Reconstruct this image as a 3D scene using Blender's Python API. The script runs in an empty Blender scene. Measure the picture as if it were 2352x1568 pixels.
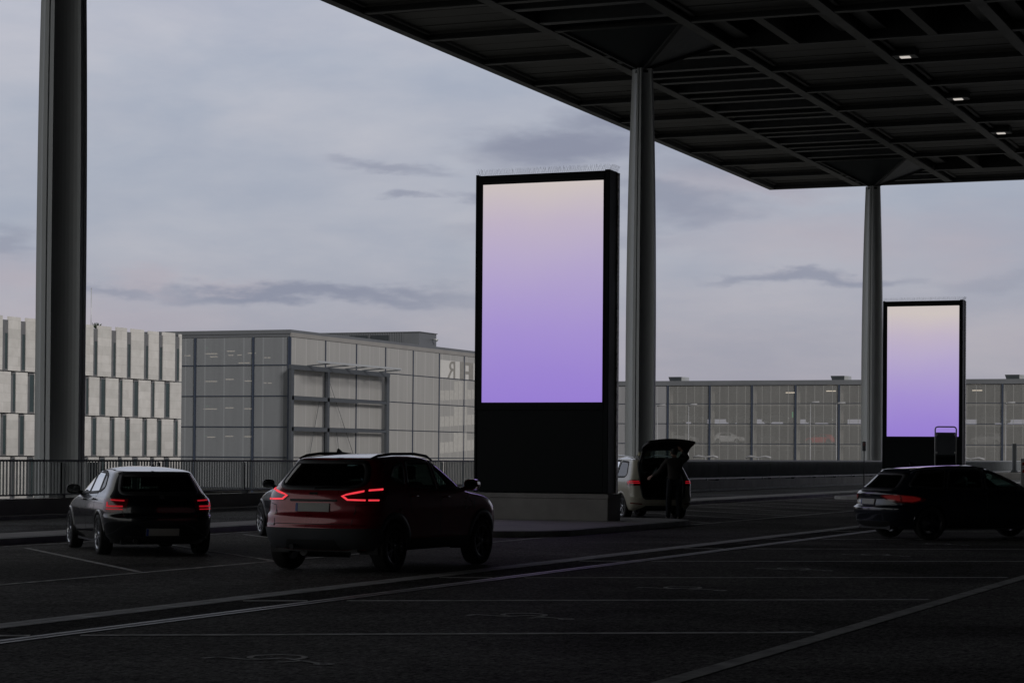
import bpy, bmesh, math, random
import numpy as np
from mathutils import Vector, Matrix
R = math.radians
random.seed(7)
scene = bpy.context.scene
col = scene.collection

# ------------------------------------------------------------------ camera
FPX, YAW, PITCH, ROLL, EYE = 5056.0, R(22.3), .012, .0075, 1.60
Fh = Vector((-math.sin(YAW), math.cos(YAW), 0)); Rh = Vector((math.cos(YAW), math.sin(YAW), 0)); Uh = Vector((0, 0, 1))
F_ = Fh*math.cos(PITCH) + Uh*math.sin(PITCH); U_ = -Fh*math.sin(PITCH) + Uh*math.cos(PITCH)
R_ = Rh*math.cos(ROLL) + U_*math.sin(ROLL); U2 = -Rh*math.sin(ROLL) + U_*math.cos(ROLL)
cd = bpy.data.cameras.new('camera'); cam = bpy.data.objects.new('camera', cd); col.objects.link(cam)
M = Matrix.Identity(4)
for i in range(3):
    M[i][0] = R_[i]; M[i][1] = U2[i]; M[i][2] = -F_[i]
M[2][3] = EYE
cam.matrix_world = M
cd.sensor_width = 36; cd.lens = FPX/2352*36
cd.shift_y = ((1045 - PITCH*FPX) - 784)/2352
cd.clip_start = .1; cd.clip_end = 3000
scene.camera = cam

# ------------------------------------------------------------------ world: overcast evening sky
SUN_EL, SUN_AZ = R(22), R(130)      # azimuth measured from +Y towards +X
scene.view_settings.view_transform = 'Standard'; scene.view_settings.look = 'None'
scene.view_settings.exposure = 0; scene.view_settings.gamma = 1
world = bpy.data.worlds.new('World'); scene.world = world; world.use_nodes = True
nt = world.node_tree; nt.nodes.clear()
class NT:
    def __init__(s, nt): s.nt = nt
    def n(s, t, **kw):
        o = s.nt.nodes.new(t)
        for k, v in kw.items(): setattr(o, k, v)
        return o
    def l(s, a, b): s.nt.links.new(a, b)
    def math(s, op, a, b=None, c=None, clamp=False):
        o = s.n('ShaderNodeMath', operation=op, use_clamp=clamp)
        for i, v in enumerate((a, b, c)):
            if v is None: continue
            if isinstance(v, (int, float)): o.inputs[i].default_value = v
            else: s.l(v, o.inputs[i])
        return o.outputs[0]
    def vmath(s, op, a, b=None):
        o = s.n('ShaderNodeVectorMath', operation=op)
        for i, v in enumerate((a, b)):
            if v is None: continue
            if isinstance(v, (tuple, Vector)): o.inputs[i].default_value = tuple(v)
            else: s.l(v, o.inputs[i])
        return o.outputs['Value'] if op in ('DOT_PRODUCT', 'LENGTH') else o.outputs[0]
    def ramp(s, fac, stops, interp='LINEAR'):
        o = s.n('ShaderNodeValToRGB'); o.color_ramp.interpolation = interp
        e = o.color_ramp.elements
        while len(e) < len(stops): e.new(.5)
        for i, (p, c) in enumerate(stops):
            e[i].position = p; e[i].color = (*c, 1) if len(c) == 3 else c
        s.l(fac, o.inputs[0]); return o.outputs[0]
    def mix(s, f, a, b, mode='MIX'):
        o = s.n('ShaderNodeMix', data_type='RGBA', blend_type=mode)
        for i, v in ((0, f), (6, a), (7, b)):
            if isinstance(v, (int, float)): o.inputs[i].default_value = v
            elif isinstance(v, tuple): o.inputs[i].default_value = (*v, 1) if len(v) == 3 else v
            else: s.l(v, o.inputs[i])
        return o.outputs[2]
    def noise(s, vec, scale, detail=4, rough=.5, dist=0):
        o = s.n('ShaderNodeTexNoise'); o.inputs['Scale'].default_value = scale
        o.inputs['Detail'].default_value = detail; o.inputs['Roughness'].default_value = rough
        o.inputs['Distortion'].default_value = dist
        if vec is not None: s.l(vec, o.inputs['Vector'])
        return o.outputs['Fac'], o.outputs['Color']
def lin(r, g, b):
    f = lambda c: (c/255/12.92 if c/255 <= .04045 else ((c/255+.055)/1.055)**2.4)
    return (f(r), f(g), f(b))
w = NT(nt)
tc = w.n('ShaderNodeTexCoord'); D = tc.outputs['Generated']
az = w.math('ARCTAN2', w.vmath('DOT_PRODUCT', D, Rh), w.vmath('DOT_PRODUCT', D, Fh))
sep = w.n('ShaderNodeSeparateXYZ'); w.l(D, sep.inputs[0])
el = w.math('ARCSINE', sep.outputs[2])
cmb = w.n('ShaderNodeCombineXYZ'); w.l(az, cmb.inputs[0]); w.l(w.math('MULTIPLY', el, 3.2), cmb.inputs[1])
base = w.ramp(w.math('MULTIPLY', el, 4.0), [(0, lin(164, 160, 170)), (.22, lin(171, 169, 178)), (.36, lin(174, 177, 187)), (.6, lin(179, 183, 193)), (1, lin(189, 192, 203))])
n1, _ = w.noise(cmb.outputs[0], 4.2, 6, .55, .3)
n2, _ = w.noise(cmb.outputs[0], 11, 6, .6, .2)
soft = w.ramp(n1, [(.36, (0, 0, 0)), (.64, (1, 1, 1))], 'EASE')
sky = w.mix(soft, w.mix(1.0, base, (.92, .95, 1.0), 'MULTIPLY'), w.mix(1.0, base, (1.09, 1.06, 1.06), 'MULTIPLY'))
fine = w.ramp(n2, [(.34, (.90, .92, .96)), (.66, (1.07, 1.06, 1.05))])
sky = w.mix(.8, sky, w.mix(1.0, sky, fine, 'MULTIPLY'))
_, nc = w.noise(cmb.outputs[0], 14, 4, .55)
_, nc2 = w.noise(cmb.outputs[0], 70, 4, .6)
def P2(x, y): return ((x-1176)/FPX, (1045-y)/FPX)
off = w.vmath('ADD', w.vmath('MULTIPLY', w.vmath('SUBTRACT', nc, (.5, .5, .5)), (.085, .030, 0)), w.vmath('MULTIPLY', w.vmath('SUBTRACT', nc2, (.5, .5, .5)), (.012, .008, 0)))
cb2 = w.n('ShaderNodeCombineXYZ'); w.l(az, cb2.inputs[0]); w.l(el, cb2.inputs[1])
pos = w.vmath('ADD', cb2.outputs[0], off)
def blob(x, y, rx, ry, soft=.55):
    u, v = P2(x, y)
    d = w.vmath('MULTIPLY', w.vmath('SUBTRACT', pos, (u, v, 0)), (FPX/rx, FPX/ry, 0))
    mr = w.n('ShaderNodeMapRange', interpolation_type='SMOOTHSTEP')
    w.l(w.vmath('LENGTH', d), mr.inputs[0]); mr.inputs[1].default_value = 1.5; mr.inputs[2].default_value = .75-soft
    mr.inputs[3].default_value = 0; mr.inputs[4].default_value = 1
    return mr.outputs[0]
dark = None
for (x, y, rx, ry, amt) in [(700, 668, 380, 20, .75), (900, 662, 190, 15, .4), (1300, 355, 230, 52, .8), (1430, 300, 160, 36, .65), (870, 388, 110, 16, .45),
                            (940, 458, 60, 10, .5), (1085, 455, 70, 18, .55), (1570, 470, 140, 45, .55), (1840, 632, 190, 17, .6), (30, 575, 60, 34, .45),
                            (1700, 395, 260, 50, .45), (1320, 545, 300, 30, .3), (2250, 640, 200, 22, .25), (260, 672, 90, 14, .5)]:
    b = w.math('MULTIPLY', blob(x, y, rx, ry), min(1, amt*1.35))
    dark = b if dark is None else w.math('MAXIMUM', dark, b)
sky = w.mix(dark, sky, lin(141, 145, 164))
warm = w.math('MULTIPLY', blob(335, 648, 75, 26), .45)
for (x, y, rx, ry, a) in [(1900, 540, 330, 70, .55), (40, 660, 130, 70, .55), (2200, 560, 260, 80, .5), (1750, 430, 200, 40, .45), (250, 730, 300, 50, .35), (560, 648, 110, 14, .3)]:
    warm = w.math('MAXIMUM', warm, w.math('MULTIPLY', blob(x, y, rx, ry, .9), a))
sky = w.mix(warm, sky, lin(184, 173, 182))
# away from the blue-grey western part the cloud cover is a more neutral grey
fwd = w.vmath('DOT_PRODUCT', D, Fh)
neut = w.math('MAXIMUM', w.n('ShaderNodeMapRange').outputs[0], 0) if False else None
mr1 = w.n('ShaderNodeMapRange', interpolation_type='SMOOTHSTEP'); w.l(fwd, mr1.inputs[0]); mr1.inputs[1].default_value = .35; mr1.inputs[2].default_value = -.2
mr2 = w.n('ShaderNodeMapRange', interpolation_type='SMOOTHSTEP'); w.l(el, mr2.inputs[0]); mr2.inputs[1].default_value = .26; mr2.inputs[2].default_value = .6
sky = w.mix(w.math('MAXIMUM', mr1.outputs[0], mr2.outputs[0]), sky, (.50, .50, .492))
nish = w.n('ShaderNodeTexSky', sky_type='NISHITA'); nish.sun_disc = False
nish.sun_elevation = SUN_EL; nish.sun_rotation = SUN_AZ
bg1 = w.n('ShaderNodeBackground'); w.l(nish.outputs[0], bg1.inputs[0]); bg1.inputs[1].default_value = .05
bg2 = w.n('ShaderNodeBackground'); w.l(sky, bg2.inputs[0]); bg2.inputs[1].default_value = 1.0
mxs = w.n('ShaderNodeMixShader'); mxs.inputs[0].default_value = .93
w.l(bg1.outputs[0], mxs.inputs[1]); w.l(bg2.outputs[0], mxs.inputs[2])
wo = w.n('ShaderNodeOutputWorld'); w.l(mxs.outputs[0], wo.inputs[0])

sl = bpy.data.lights.new('sun', 'SUN'); sl.energy = 2.7; sl.angle = R(12); sl.color = (1, .965, .935)
so = bpy.data.objects.new('sun', sl); col.objects.link(so)
sd = Vector((math.sin(SUN_AZ)*math.cos(SUN_EL), math.cos(SUN_AZ)*math.cos(SUN_EL), math.sin(SUN_EL)))
so.rotation_euler = (-sd).to_track_quat('-Z', 'Y').to_euler()

# ------------------------------------------------------------------ helpers
def tag(o, label=None, cat=None, group=None, kind=None):
    if label: o['label'] = label
    if cat: o['category'] = cat
    if group: o['group'] = group
    if kind: o['kind'] = kind
    return o
def empty(name, loc=(0, 0, 0), rz=0, label=None, cat=None, group=None):
    o = bpy.data.objects.new(name, None); col.objects.link(o); o.location = loc; o.rotation_euler = (0, 0, rz)
    o.empty_display_size = .3
    return tag(o, label, cat, group)
def link_mesh(name, me, mat, parent=None):
    o = bpy.data.objects.new(name, me); col.objects.link(o)
    if mat is not None and not me.materials: me.materials.append(mat)
    if parent: o.parent = parent
    return o
def copy_tree(o, parent=None):
    c = o.copy(); col.objects.link(c); c.parent = parent
    for ch in list(o.children): copy_tree(ch, c)
    return c
class MB:
    def __init__(s): s.v = []; s.f = []; s.sm = []
    def add(s, vs, fs, smooth=False):
        k = len(s.v); s.v += [tuple(v) for v in vs]; s.f += [tuple(i+k for i in f) for f in fs]; s.sm += [smooth]*len(fs); return s
    def box(s, x0, x1, y0, y1, z0, z1):
        return s.add([(x0,y0,z0),(x1,y0,z0),(x1,y1,z0),(x0,y1,z0),(x0,y0,z1),(x1,y0,z1),(x1,y1,z1),(x0,y1,z1)],
                     [(0,3,2,1),(4,5,6,7),(0,1,5,4),(1,2,6,5),(2,3,7,6),(3,0,4,7)])
    def prism(s, pts, z0, z1):            # pts ccw in xy
        n = len(pts)
        return s.add([(x,y,z0) for x,y in pts]+[(x,y,z1) for x,y in pts],
                     [tuple(range(n-1,-1,-1)), tuple(range(n,2*n))]+[(i,(i+1)%n,(i+1)%n+n,i+n) for i in range(n)])
    def bar(s, a, b, w, h=None, up=(0,0,1)):
        a = Vector(a); b = Vector(b); d = (b-a).normalized(); up = Vector(up)
        if abs(d.dot(up)) > .99: up = Vector((1,0,0))
        x = d.cross(up).normalized(); y = x.cross(d); h = h or w
        c = [(-w/2,-h/2),(w/2,-h/2),(w/2,h/2),(-w/2,h/2)]
        vs = [a+x*p+y*q for p,q in c]+[b+x*p+y*q for p,q in c]
        return s.add(vs, [(0,1,2,3)[::-1],(4,5,6,7),(0,1,5,4),(1,2,6,5),(2,3,7,6),(3,0,4,7)])
    def tube(s, pts, r, n=8, cap=True):
        pts = [Vector(p) for p in pts]; rs = r if isinstance(r,(list,tuple)) else [r]*len(pts)
        vs = []; prev = None
        for i,p in enumerate(pts):
            d = (pts[min(i+1,len(pts)-1)]-pts[max(i-1,0)]).normalized()
            up = prev if prev is not None else (Vector((0,0,1)) if abs(d.z)<.9 else Vector((1,0,0)))
            x = d.cross(up).normalized(); y = x.cross(d); prev = y
            for k in range(n):
                a = 2*math.pi*k/n; vs.append(p+x*math.cos(a)*rs[i]+y*math.sin(a)*rs[i])
        fs = [(i*n+k, i*n+(k+1)%n, (i+1)*n+(k+1)%n, (i+1)*n+k) for i in range(len(pts)-1) for k in range(n)]
        s.add(vs, fs, True)
        if cap:
            k0 = len(s.v)-len(vs); s.f += [tuple(k0+k for k in range(n-1,-1,-1)), tuple(k0+(len(pts)-1)*n+k for k in range(n))]; s.sm += [False]*2
        return s
    def lathe(s, prof, n=32, axis='z', c=(0,0,0)):     # prof (r,h)
        vs = []
        for r,h in prof:
            for k in range(n):
                a = 2*math.pi*k/n; p = (r*math.cos(a), r*math.sin(a), h)
                if axis == 'x': p = (h, r*math.cos(a), r*math.sin(a))
                vs.append((p[0]+c[0],p[1]+c[1],p[2]+c[2]))
        fs = [(i*n+k, i*n+(k+1)%n, (i+1)*n+(k+1)%n, (i+1)*n+k) for i in range(len(prof)-1) for k in range(n)]
        return s.add(vs, fs, True)
    def mesh(s, name='m'):
        me = bpy.data.meshes.new(name); me.from_pydata(s.v, [], s.f)
        me.polygons.foreach_set('use_smooth', s.sm); me.update()
        return me
    def build(s, name, mat, parent=None, bevel=0):
        o = link_mesh(name, s.mesh(name), mat, parent)
        if bevel:
            m = o.modifiers.new('b','BEVEL'); m.width = bevel; m.segments = 2; m.limit_method = 'ANGLE'
        return o

# ------------------------------------------------------------------ materials
def mat(name, rgb, rough=.6, metal=0, var=.12, scale=3, bump=0, bscale=40, coat=0, spec=.5, stretch=None, flecks=None):
    m = bpy.data.materials.new(name); m.use_nodes = True; t = NT(m.node_tree); p = t.nt.nodes['Principled BSDF']
    tc = t.n('ShaderNodeTexCoord'); v = tc.outputs['Object']
    if stretch:
        v = t.vmath('MULTIPLY', v, stretch)
    f, _ = t.noise(v, scale, 5, .6)
    lo = tuple(c*(1-var) for c in rgb); hi = tuple(min(1,c*(1+var)) for c in rgb)
    c = t.ramp(f, [(.3, lo), (.7, hi)])
    if flecks:
        fs, amt, fc = flecks
        vo = t.n('ShaderNodeTexVoronoi'); vo.inputs['Scale'].default_value = fs; t.l(tc.outputs['Object'], vo.inputs['Vector'])
        g = t.math('LESS_THAN', vo.outputs['Distance'], amt)
        sp = t.n('ShaderNodeSeparateColor'); t.l(vo.outputs['Color'], sp.inputs[0])
        g = t.math('MULTIPLY', g, t.math('GREATER_THAN', sp.outputs[0], .6))
        c = t.mix(g, c, fc)
    t.l(c, p.inputs['Base Color'])
    r = t.math('ADD', t.math('MULTIPLY', f, .2), rough-.1); t.l(r, p.inputs['Roughness'])
    p.inputs['Metallic'].default_value = metal; p.inputs['Coat Weight'].default_value = coat
    p.inputs['Coat Roughness'].default_value = .05; p.inputs['Specular IOR Level'].default_value = spec
    if bump:
        bf, _ = t.noise(tc.outputs['Object'], bscale, 4, .6)
        b = t.n('ShaderNodeBump'); b.inputs['Strength'].default_value = bump; b.inputs['Distance'].default_value = .01
        t.l(bf, b.inputs['Height']); t.l(b.outputs[0], p.inputs['Normal'])
    return m
def emis(name, rgb, s):
    m = bpy.data.materials.new(name); m.use_nodes = True; t = NT(m.node_tree); p = t.nt.nodes['Principled BSDF']
    f, _ = t.noise(t.n('ShaderNodeTexCoord').outputs['Object'], 12, 2)
    c = t.ramp(f, [(.3, tuple(x*.85 for x in rgb)), (.7, rgb)])
    p.inputs['Base Color'].default_value = (*[x*.3 for x in rgb], 1)
    t.l(c, p.inputs['Emission Color']); p.inputs['Emission Strength'].default_value = s
    return m
def glass(name, tint=(.2,.25,.24), refl=1.0, rough=.02, ior=1.5):
    m = bpy.data.materials.new(name); m.use_nodes = True; t = NT(m.node_tree); t.nt.nodes.clear()
    fr = t.n('ShaderNodeFresnel'); fr.inputs[0].default_value = ior
    tr = t.n('ShaderNodeBsdfTransparent'); tr.inputs[0].default_value = (*tint,1)
    gl = t.n('ShaderNodeBsdfGlossy'); gl.inputs['Roughness'].default_value = rough; gl.inputs[0].default_value = (refl,refl,refl,1)
    mx = t.n('ShaderNodeMixShader'); t.l(fr.outputs[0], mx.inputs[0]); t.l(tr.outputs[0], mx.inputs[1]); t.l(gl.outputs[0], mx.inputs[2])
    o = t.n('ShaderNodeOutputMaterial'); t.l(mx.outputs[0], o.inputs[0]); return m
def film(name, rgb, transp, seam=1.34, axis=0, rough=.35):
    """translucent mesh/fritted facade glass with fine vertical joints"""
    m = bpy.data.materials.new(name); m.use_nodes = True; t = NT(m.node_tree); p = t.nt.nodes['Principled BSDF']
    tc = t.n('ShaderNodeTexCoord'); sp = t.n('ShaderNodeSeparateXYZ'); t.l(tc.outputs['Object'], sp.inputs[0])
    fr = t.math('FRACT', t.math('DIVIDE', t.math('ADD', sp.outputs[axis], 100.0), seam))
    ln = t.math('GREATER_THAN', t.math('ABSOLUTE', t.math('SUBTRACT', fr, .5)), .465)
    oi = t.n('ShaderNodeObjectInfo')
    sv = t.vmath('MULTIPLY', tc.outputs['Object'], (1.6, 1.6, .12))
    sv2 = t.n('ShaderNodeVectorMath', operation='ADD'); t.l(sv, sv2.inputs[0]); t.l(oi.outputs['Location'], sv2.inputs[1])
    f, _ = t.noise(sv2.outputs[0], 1.4, 4, .6)
    c = t.ramp(f, [(.3, tuple(x*.94 for x in rgb)), (.7, tuple(x*1.06 for x in rgb))])
    c = t.mix(ln, c, tuple(x*1.12 for x in rgb)); t.l(c, p.inputs['Base Color'])
    p.inputs['Roughness'].default_value = rough; p.inputs['Specular IOR Level'].default_value = .4
    tr = t.n('ShaderNodeBsdfTransparent'); mx = t.n('ShaderNodeMixShader')
    t.l(t.math('SUBTRACT', transp, t.math('MULTIPLY', ln, transp*.5)), mx.inputs[0])
    t.l(p.outputs[0], mx.inputs[1]); t.l(tr.outputs[0], mx.inputs[2])
    t.l(mx.outputs[0], t.nt.nodes['Material Output'].inputs[0]); return m
def asphalt_mat(name, rgb, spec):
    m = bpy.data.materials.new(name); m.use_nodes = True; t = NT(m.node_tree); p = t.nt.nodes['Principled BSDF']
    tc = t.n('ShaderNodeTexCoord'); v = tc.outputs['Object']
    big, _ = t.noise(v, .22, 5, .6, .5); mid, _ = t.noise(v, 3, 6, .8); grit, _ = t.noise(t.vmath('MULTIPLY', v, (1.0, .55, 1.0)), 24, 5, .9)
    k = t.math('MULTIPLY', t.ramp(big, [(.36,(.5,)*3),(.66,(1.6,)*3)]), t.ramp(mid, [(.32,(.72,)*3),(.7,(1.35,)*3)]))
    k = t.math('MULTIPLY', k, t.ramp(grit, [(.38,(.30,)*3),(.66,(2.3,)*3)]))
    g2_, _ = t.noise(t.vmath('MULTIPLY', v, (1.0, .45, 1.0)), 10, 3, .7)
    k = t.math('MULTIPLY', k, t.ramp(g2_, [(.34,(.65,)*3),(.66,(1.45,)*3)]))
    mm = t.n('ShaderNodeVectorMath', operation='SCALE'); mm.inputs[0].default_value = rgb; t.l(k, mm.inputs['Scale'])
    vo = t.n('ShaderNodeTexVoronoi'); vo.inputs['Scale'].default_value = 2.6; t.l(v, vo.inputs['Vector'])
    sp = t.n('ShaderNodeSeparateColor'); t.l(vo.outputs['Color'], sp.inputs[0])
    g = t.math('MULTIPLY', t.math('LESS_THAN', vo.outputs['Distance'], .075), t.math('GREATER_THAN', sp.outputs[0], .72))
    c = t.mix(g, mm.outputs[0], (.16,.155,.14)); t.l(c, p.inputs['Base Color'])
    p.inputs['Roughness'].default_value = 1.0; p.inputs['Specular IOR Level'].default_value = 0.0
    gl = t.n('ShaderNodeBsdfGlossy'); gl.inputs['Roughness'].default_value = .5; gl.inputs[0].default_value = (.9, .88, .85, 1)
    wet = t.math('MULTIPLY', t.ramp(grit, [(.40,(.1,.1,.1)),(.68,(1,1,1))]), spec)
    mxg = t.n('ShaderNodeMixShader'); t.l(wet, mxg.inputs[0]); t.l(p.outputs[0], mxg.inputs[1]); t.l(gl.outputs[0], mxg.inputs[2]); t.l(mxg.outputs[0], t.nt.nodes['Material Output'].inputs[0])
    b = t.n('ShaderNodeBump'); b.inputs['Strength'].default_value = .8; b.inputs['Distance'].default_value = .012
    t.l(t.math('ADD', grit, mid), b.inputs['Height']); t.l(b.outputs[0], p.inputs['Normal']); t.l(b.outputs[0], gl.inputs['Normal']); return m
M_ = dict(
 asphalt=asphalt_mat('asphalt', (.078,.0765,.074), .13),
 road=asphalt_mat('road_asphalt', (.06,.062,.067), .13),
 line=mat('worn_white_paint', (.40,.40,.39), .8, var=.4, scale=4, spec=0, bump=.2, bscale=50),
 oldline=mat('faded_paint', (.62,.62,.61), .9, var=.45, scale=5, spec=0),
 concrete=mat('concrete', (.30,.29,.28), .8, var=.18, scale=1.2, bump=.25, bscale=30),
 strip=mat('drain_concrete', (.46,.46,.46), .7, spec=.1, var=.35, scale=2.5, bump=.3, bscale=40),
 strip2=mat('drain_edge', (.46,.46,.465), .45, .2, var=.35, scale=2.5, bump=.3, bscale=40), kerb=mat('kerb_stone', (.33,.33,.33), .7, var=.25, scale=2, bump=.3),
 steel=mat('painted_steel', (.50,.52,.53), .42, .1, var=.1, scale=.8, stretch=(1,1,.2)),
 dsteel=mat('dark_steel', (.025,.03,.035), .45, .3, var=.15, scale=1.5),
 rail=mat('railing_steel', (.20,.215,.225), .4, .2, var=.15, scale=2),
 alu=mat('aluminium', (.36,.37,.38), .45, .5, var=.1), lampgrey=mat('lamp_grey', (.19,.19,.20), .6, .1),
 roof=mat('canopy_panel', (.11,.108,.105), .6, var=.18, scale=.5, stretch=(1,.3,1)),
 beam=mat('canopy_beam', (.045,.047,.05), .5, .0, var=.12, scale=.8),
 cap=mat('capital_steel', (.02,.026,.033), .4, .2, var=.1),
 whitemetal=mat('bright_metal', (.6,.59,.57), .3, .6, var=.5, scale=9), tubegrey=mat('tube_grey', (.42,.43,.44), .4, .1), board=mat('black_cladding', (.0035,.0062,.0078), .45, 0, var=.15, scale=1, spec=.12),
 stone=None, wglass=mat('office_glass', (.015,.03,.03), .25, .0, var=.3, scale=.6, spec=.6),
 wframe=mat('window_frame', (.13,.13,.135), .5, .3),
 mull=mat('mullion', (.035,.045,.07), .4, .4, var=.1),
 fascia=mat('fascia_metal', (.10,.105,.115), .5, .3, var=.1, scale=.4),
 fasciaw=mat('fascia_warm', (.20,.19,.18), .5, .2, var=.1, scale=.4),
 slab=mat('slab_concrete', (.14,.135,.13), .8, var=.2, scale=.4),
 garageconc=mat('garage_concrete', (.34,.325,.30), .8, var=.3, scale=.5),
 inner=mat('inner_wall', (.045,.045,.05), .8, var=.25, scale=.3),
 tyre=mat('rubber', (.012,.012,.012), .75, var=.2), plastic=mat('black_plastic', (.018,.019,.021), .55, var=.15),
 cladding=mat('grey_plastic', (.05,.055,.062), .5, var=.15),
 fabric=mat('dark_fabric', (.02,.02,.022), .9, var=.2, scale=12, bump=.3),
 trousers=mat('trousers', (.012,.014,.02), .9, var=.2, scale=12), skin=mat('skin', (.42,.26,.2), .55, var=.08, scale=12),
 hair=mat('hair', (.02,.016,.012), .7, var=.3, scale=40), rim=mat('alloy', (.42,.43,.45), .25, .9, var=.06),
 rimd=mat('dark_alloy', (.10,.10,.11), .3, .9, var=.06), disc=mat('brake_disc', (.08,.08,.08), .5, .8),
 plate=mat('plate_white', (.36,.36,.34), .4, var=.05), plateblue=mat('plate_blue', (.02,.06,.3), .4),
 red=mat('sign_red', (.45,.03,.03), .5), white=mat('sign_white', (.7,.7,.7), .5, var=.05),
 creamsign=mat('cream_plastic', (.55,.52,.34), .4), soil=mat('lower_ground', (.10,.10,.09), .9, var=.3, scale=.05),
 chrome=mat('chrome', (.6,.6,.6), .12, 1.0, var=.03),
 carglass=glass('car_glass', (.30,.40,.37)), privacy=glass('privacy_glass', (.10,.13,.12)),
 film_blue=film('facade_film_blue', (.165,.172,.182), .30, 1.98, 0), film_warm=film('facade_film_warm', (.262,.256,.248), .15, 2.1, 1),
 film_far=film('facade_film_far', (.205,.204,.20), .60, 1.222, 0),
 film_grey=film('facade_film_grey', (.19,.19,.20), .10, 1.9, 0),
 lampw=emis('tube_lamp', (1.0,.86,.68), 1.5), lampd=emis('ceiling_lamp', (1,.92,.85), .6), lampg=emis('exit_green', (.15,.7,.3), .5),
 tail=emis('tail_lit', (1.0,.05,.07), .95), tailred=emis('tail_red', (1.0,.02,.04), .32), taildim=emis('tail_dim', (.6,.03,.03), .07),
 lens=None, mirror=mat('mirror_glass', (.7,.72,.72), .05, 1.0, var=.02),
)
def stone_mat():
    m = bpy.data.materials.new('limestone'); m.use_nodes = True; t = NT(m.node_tree); p = t.nt.nodes['Principled BSDF']
    tc = t.n('ShaderNodeTexCoord'); sp = t.n('ShaderNodeSeparateXYZ'); t.l(tc.outputs['Object'], sp.inputs[0])
    cb = t.n('ShaderNodeCombineXYZ'); t.l(sp.outputs[1], cb.inputs[0]); t.l(sp.outputs[2], cb.inputs[1])
    b = t.n('ShaderNodeTexBrick'); t.l(cb.outputs[0], b.inputs['Vector']); b.offset = .37
    b.inputs['Scale'].default_value = 1; b.inputs['Brick Width'].default_value = 2.6; b.inputs['Row Height'].default_value = .62
    b.inputs['Mortar Size'].default_value = .008; b.inputs['Color1'].default_value = (.40,.39,.375,1); b.inputs['Color2'].default_value = (.47,.455,.44,1)
    b.inputs['Mortar'].default_value = (.3,.29,.28,1); b.inputs['Bias'].default_value = 0
    f, _ = t.noise(tc.outputs['Object'], 1.3, 6, .65)
    c = t.mix(1.0, b.outputs['Color'], t.ramp(f, [(.3,(.88,.87,.86)),(.7,(1.06,1.06,1.06))]), 'MULTIPLY')
    t.l(c, p.inputs['Base Color']); p.inputs['Roughness'].default_value = .8; return m
M_['stone'] = stone_mat()
def paint(name, rgb, metal=.0, rough=.35, coat=1.0):
    return mat(name, rgb, rough, metal, var=.06, scale=2, coat=coat)
def lens_mat():
    m = mat('red_lens', (.16,.006,.008), .2, 0, var=.2, scale=14, coat=1.0); return m
M_['lens'] = lens_mat()
def screen_mat():
    m = bpy.data.materials.new('led_screen'); m.use_nodes = True; t = NT(m.node_tree); t.nt.nodes.clear()
    tc = t.n('ShaderNodeTexCoord'); sp = t.n('ShaderNodeSeparateXYZ'); t.l(tc.outputs['Object'], sp.inputs[0])
    f, _ = t.noise(tc.outputs['Object'], .45, 3, .5)
    z = t.math('ADD', t.math('DIVIDE', sp.outputs[2], 5.05), t.math('MULTIPLY', t.math('SUBTRACT', f, .5), .10))
    c = t.ramp(z, [(0, lin(151,126,210)), (.12, lin(155,132,209)), (.32, lin(164,144,208)), (.5, lin(173,157,205)), (.66, lin(182,169,202)), (.82, lin(190,178,197)), (1, lin(204,194,191))])
    e = t.n('ShaderNodeEmission'); t.l(c, e.inputs[0]); e.inputs[1].default_value = 1.0
    o = t.n('ShaderNodeOutputMaterial'); t.l(e.outputs[0], o.inputs[0]); return m
M_['screen'] = screen_mat()

# ------------------------------------------------------------------ ground, road, markings
def struct(name, mb, m): return tag(mb.build(name, m), kind='structure')
XW = -30.75                                     # face of the parapet
struct('lower_ground', MB().box(-1500, 1500, -1500, 1500, -7.5, -7.0), M_['soil'])
struct('road_deck', MB().box(XW-.4, 14, -60, 330, -1.2, 0), M_['asphalt'])
struct('drop_off_road', MB().box(XW+.55, -23.9, -60, 330, .001, .008), M_['road'])
struct('side_pavement', MB().box(XW+.02, XW+.54, -60, 330, .001, .10), M_['kerb'])
def rrect(x0, x1, y0, y1, r, n=6):
    pts = []
    for cx, cy, a0 in ((x1-r, y0+r, -90), (x1-r, y1-r, 0), (x0+r, y1-r, 90), (x0+r, y0+r, 180)):
        for k in range(n+1):
            a = R(a0+90*k/n); pts.append((cx+r*math.cos(a), cy+r*math.sin(a)))
    return pts
def island(name, x0, x1, y0, y1, r, h=.12, kw=.16):
    mb = MB(); mb.prism(rrect(x0, x1, y0, y1, r), .001, h)
    o = struct(name, mb, M_['kerb'])
    mb = MB(); mb.prism(rrect(x0+kw, x1-kw, y0+kw, y1-kw, r*.8), h-.02, h+.006); struct(name.replace('kerb','paving'), mb, M_['concrete'])
    return o
island('median_kerb', -23.85, -22.35, -60, 330, .2, .11)
island('island_kerb', -20.9, -15.55, 39.3, 50.2, 1.7)
island('island_kerb', -20.9, -15.55, 82.6, 93.4, 1.7)
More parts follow.
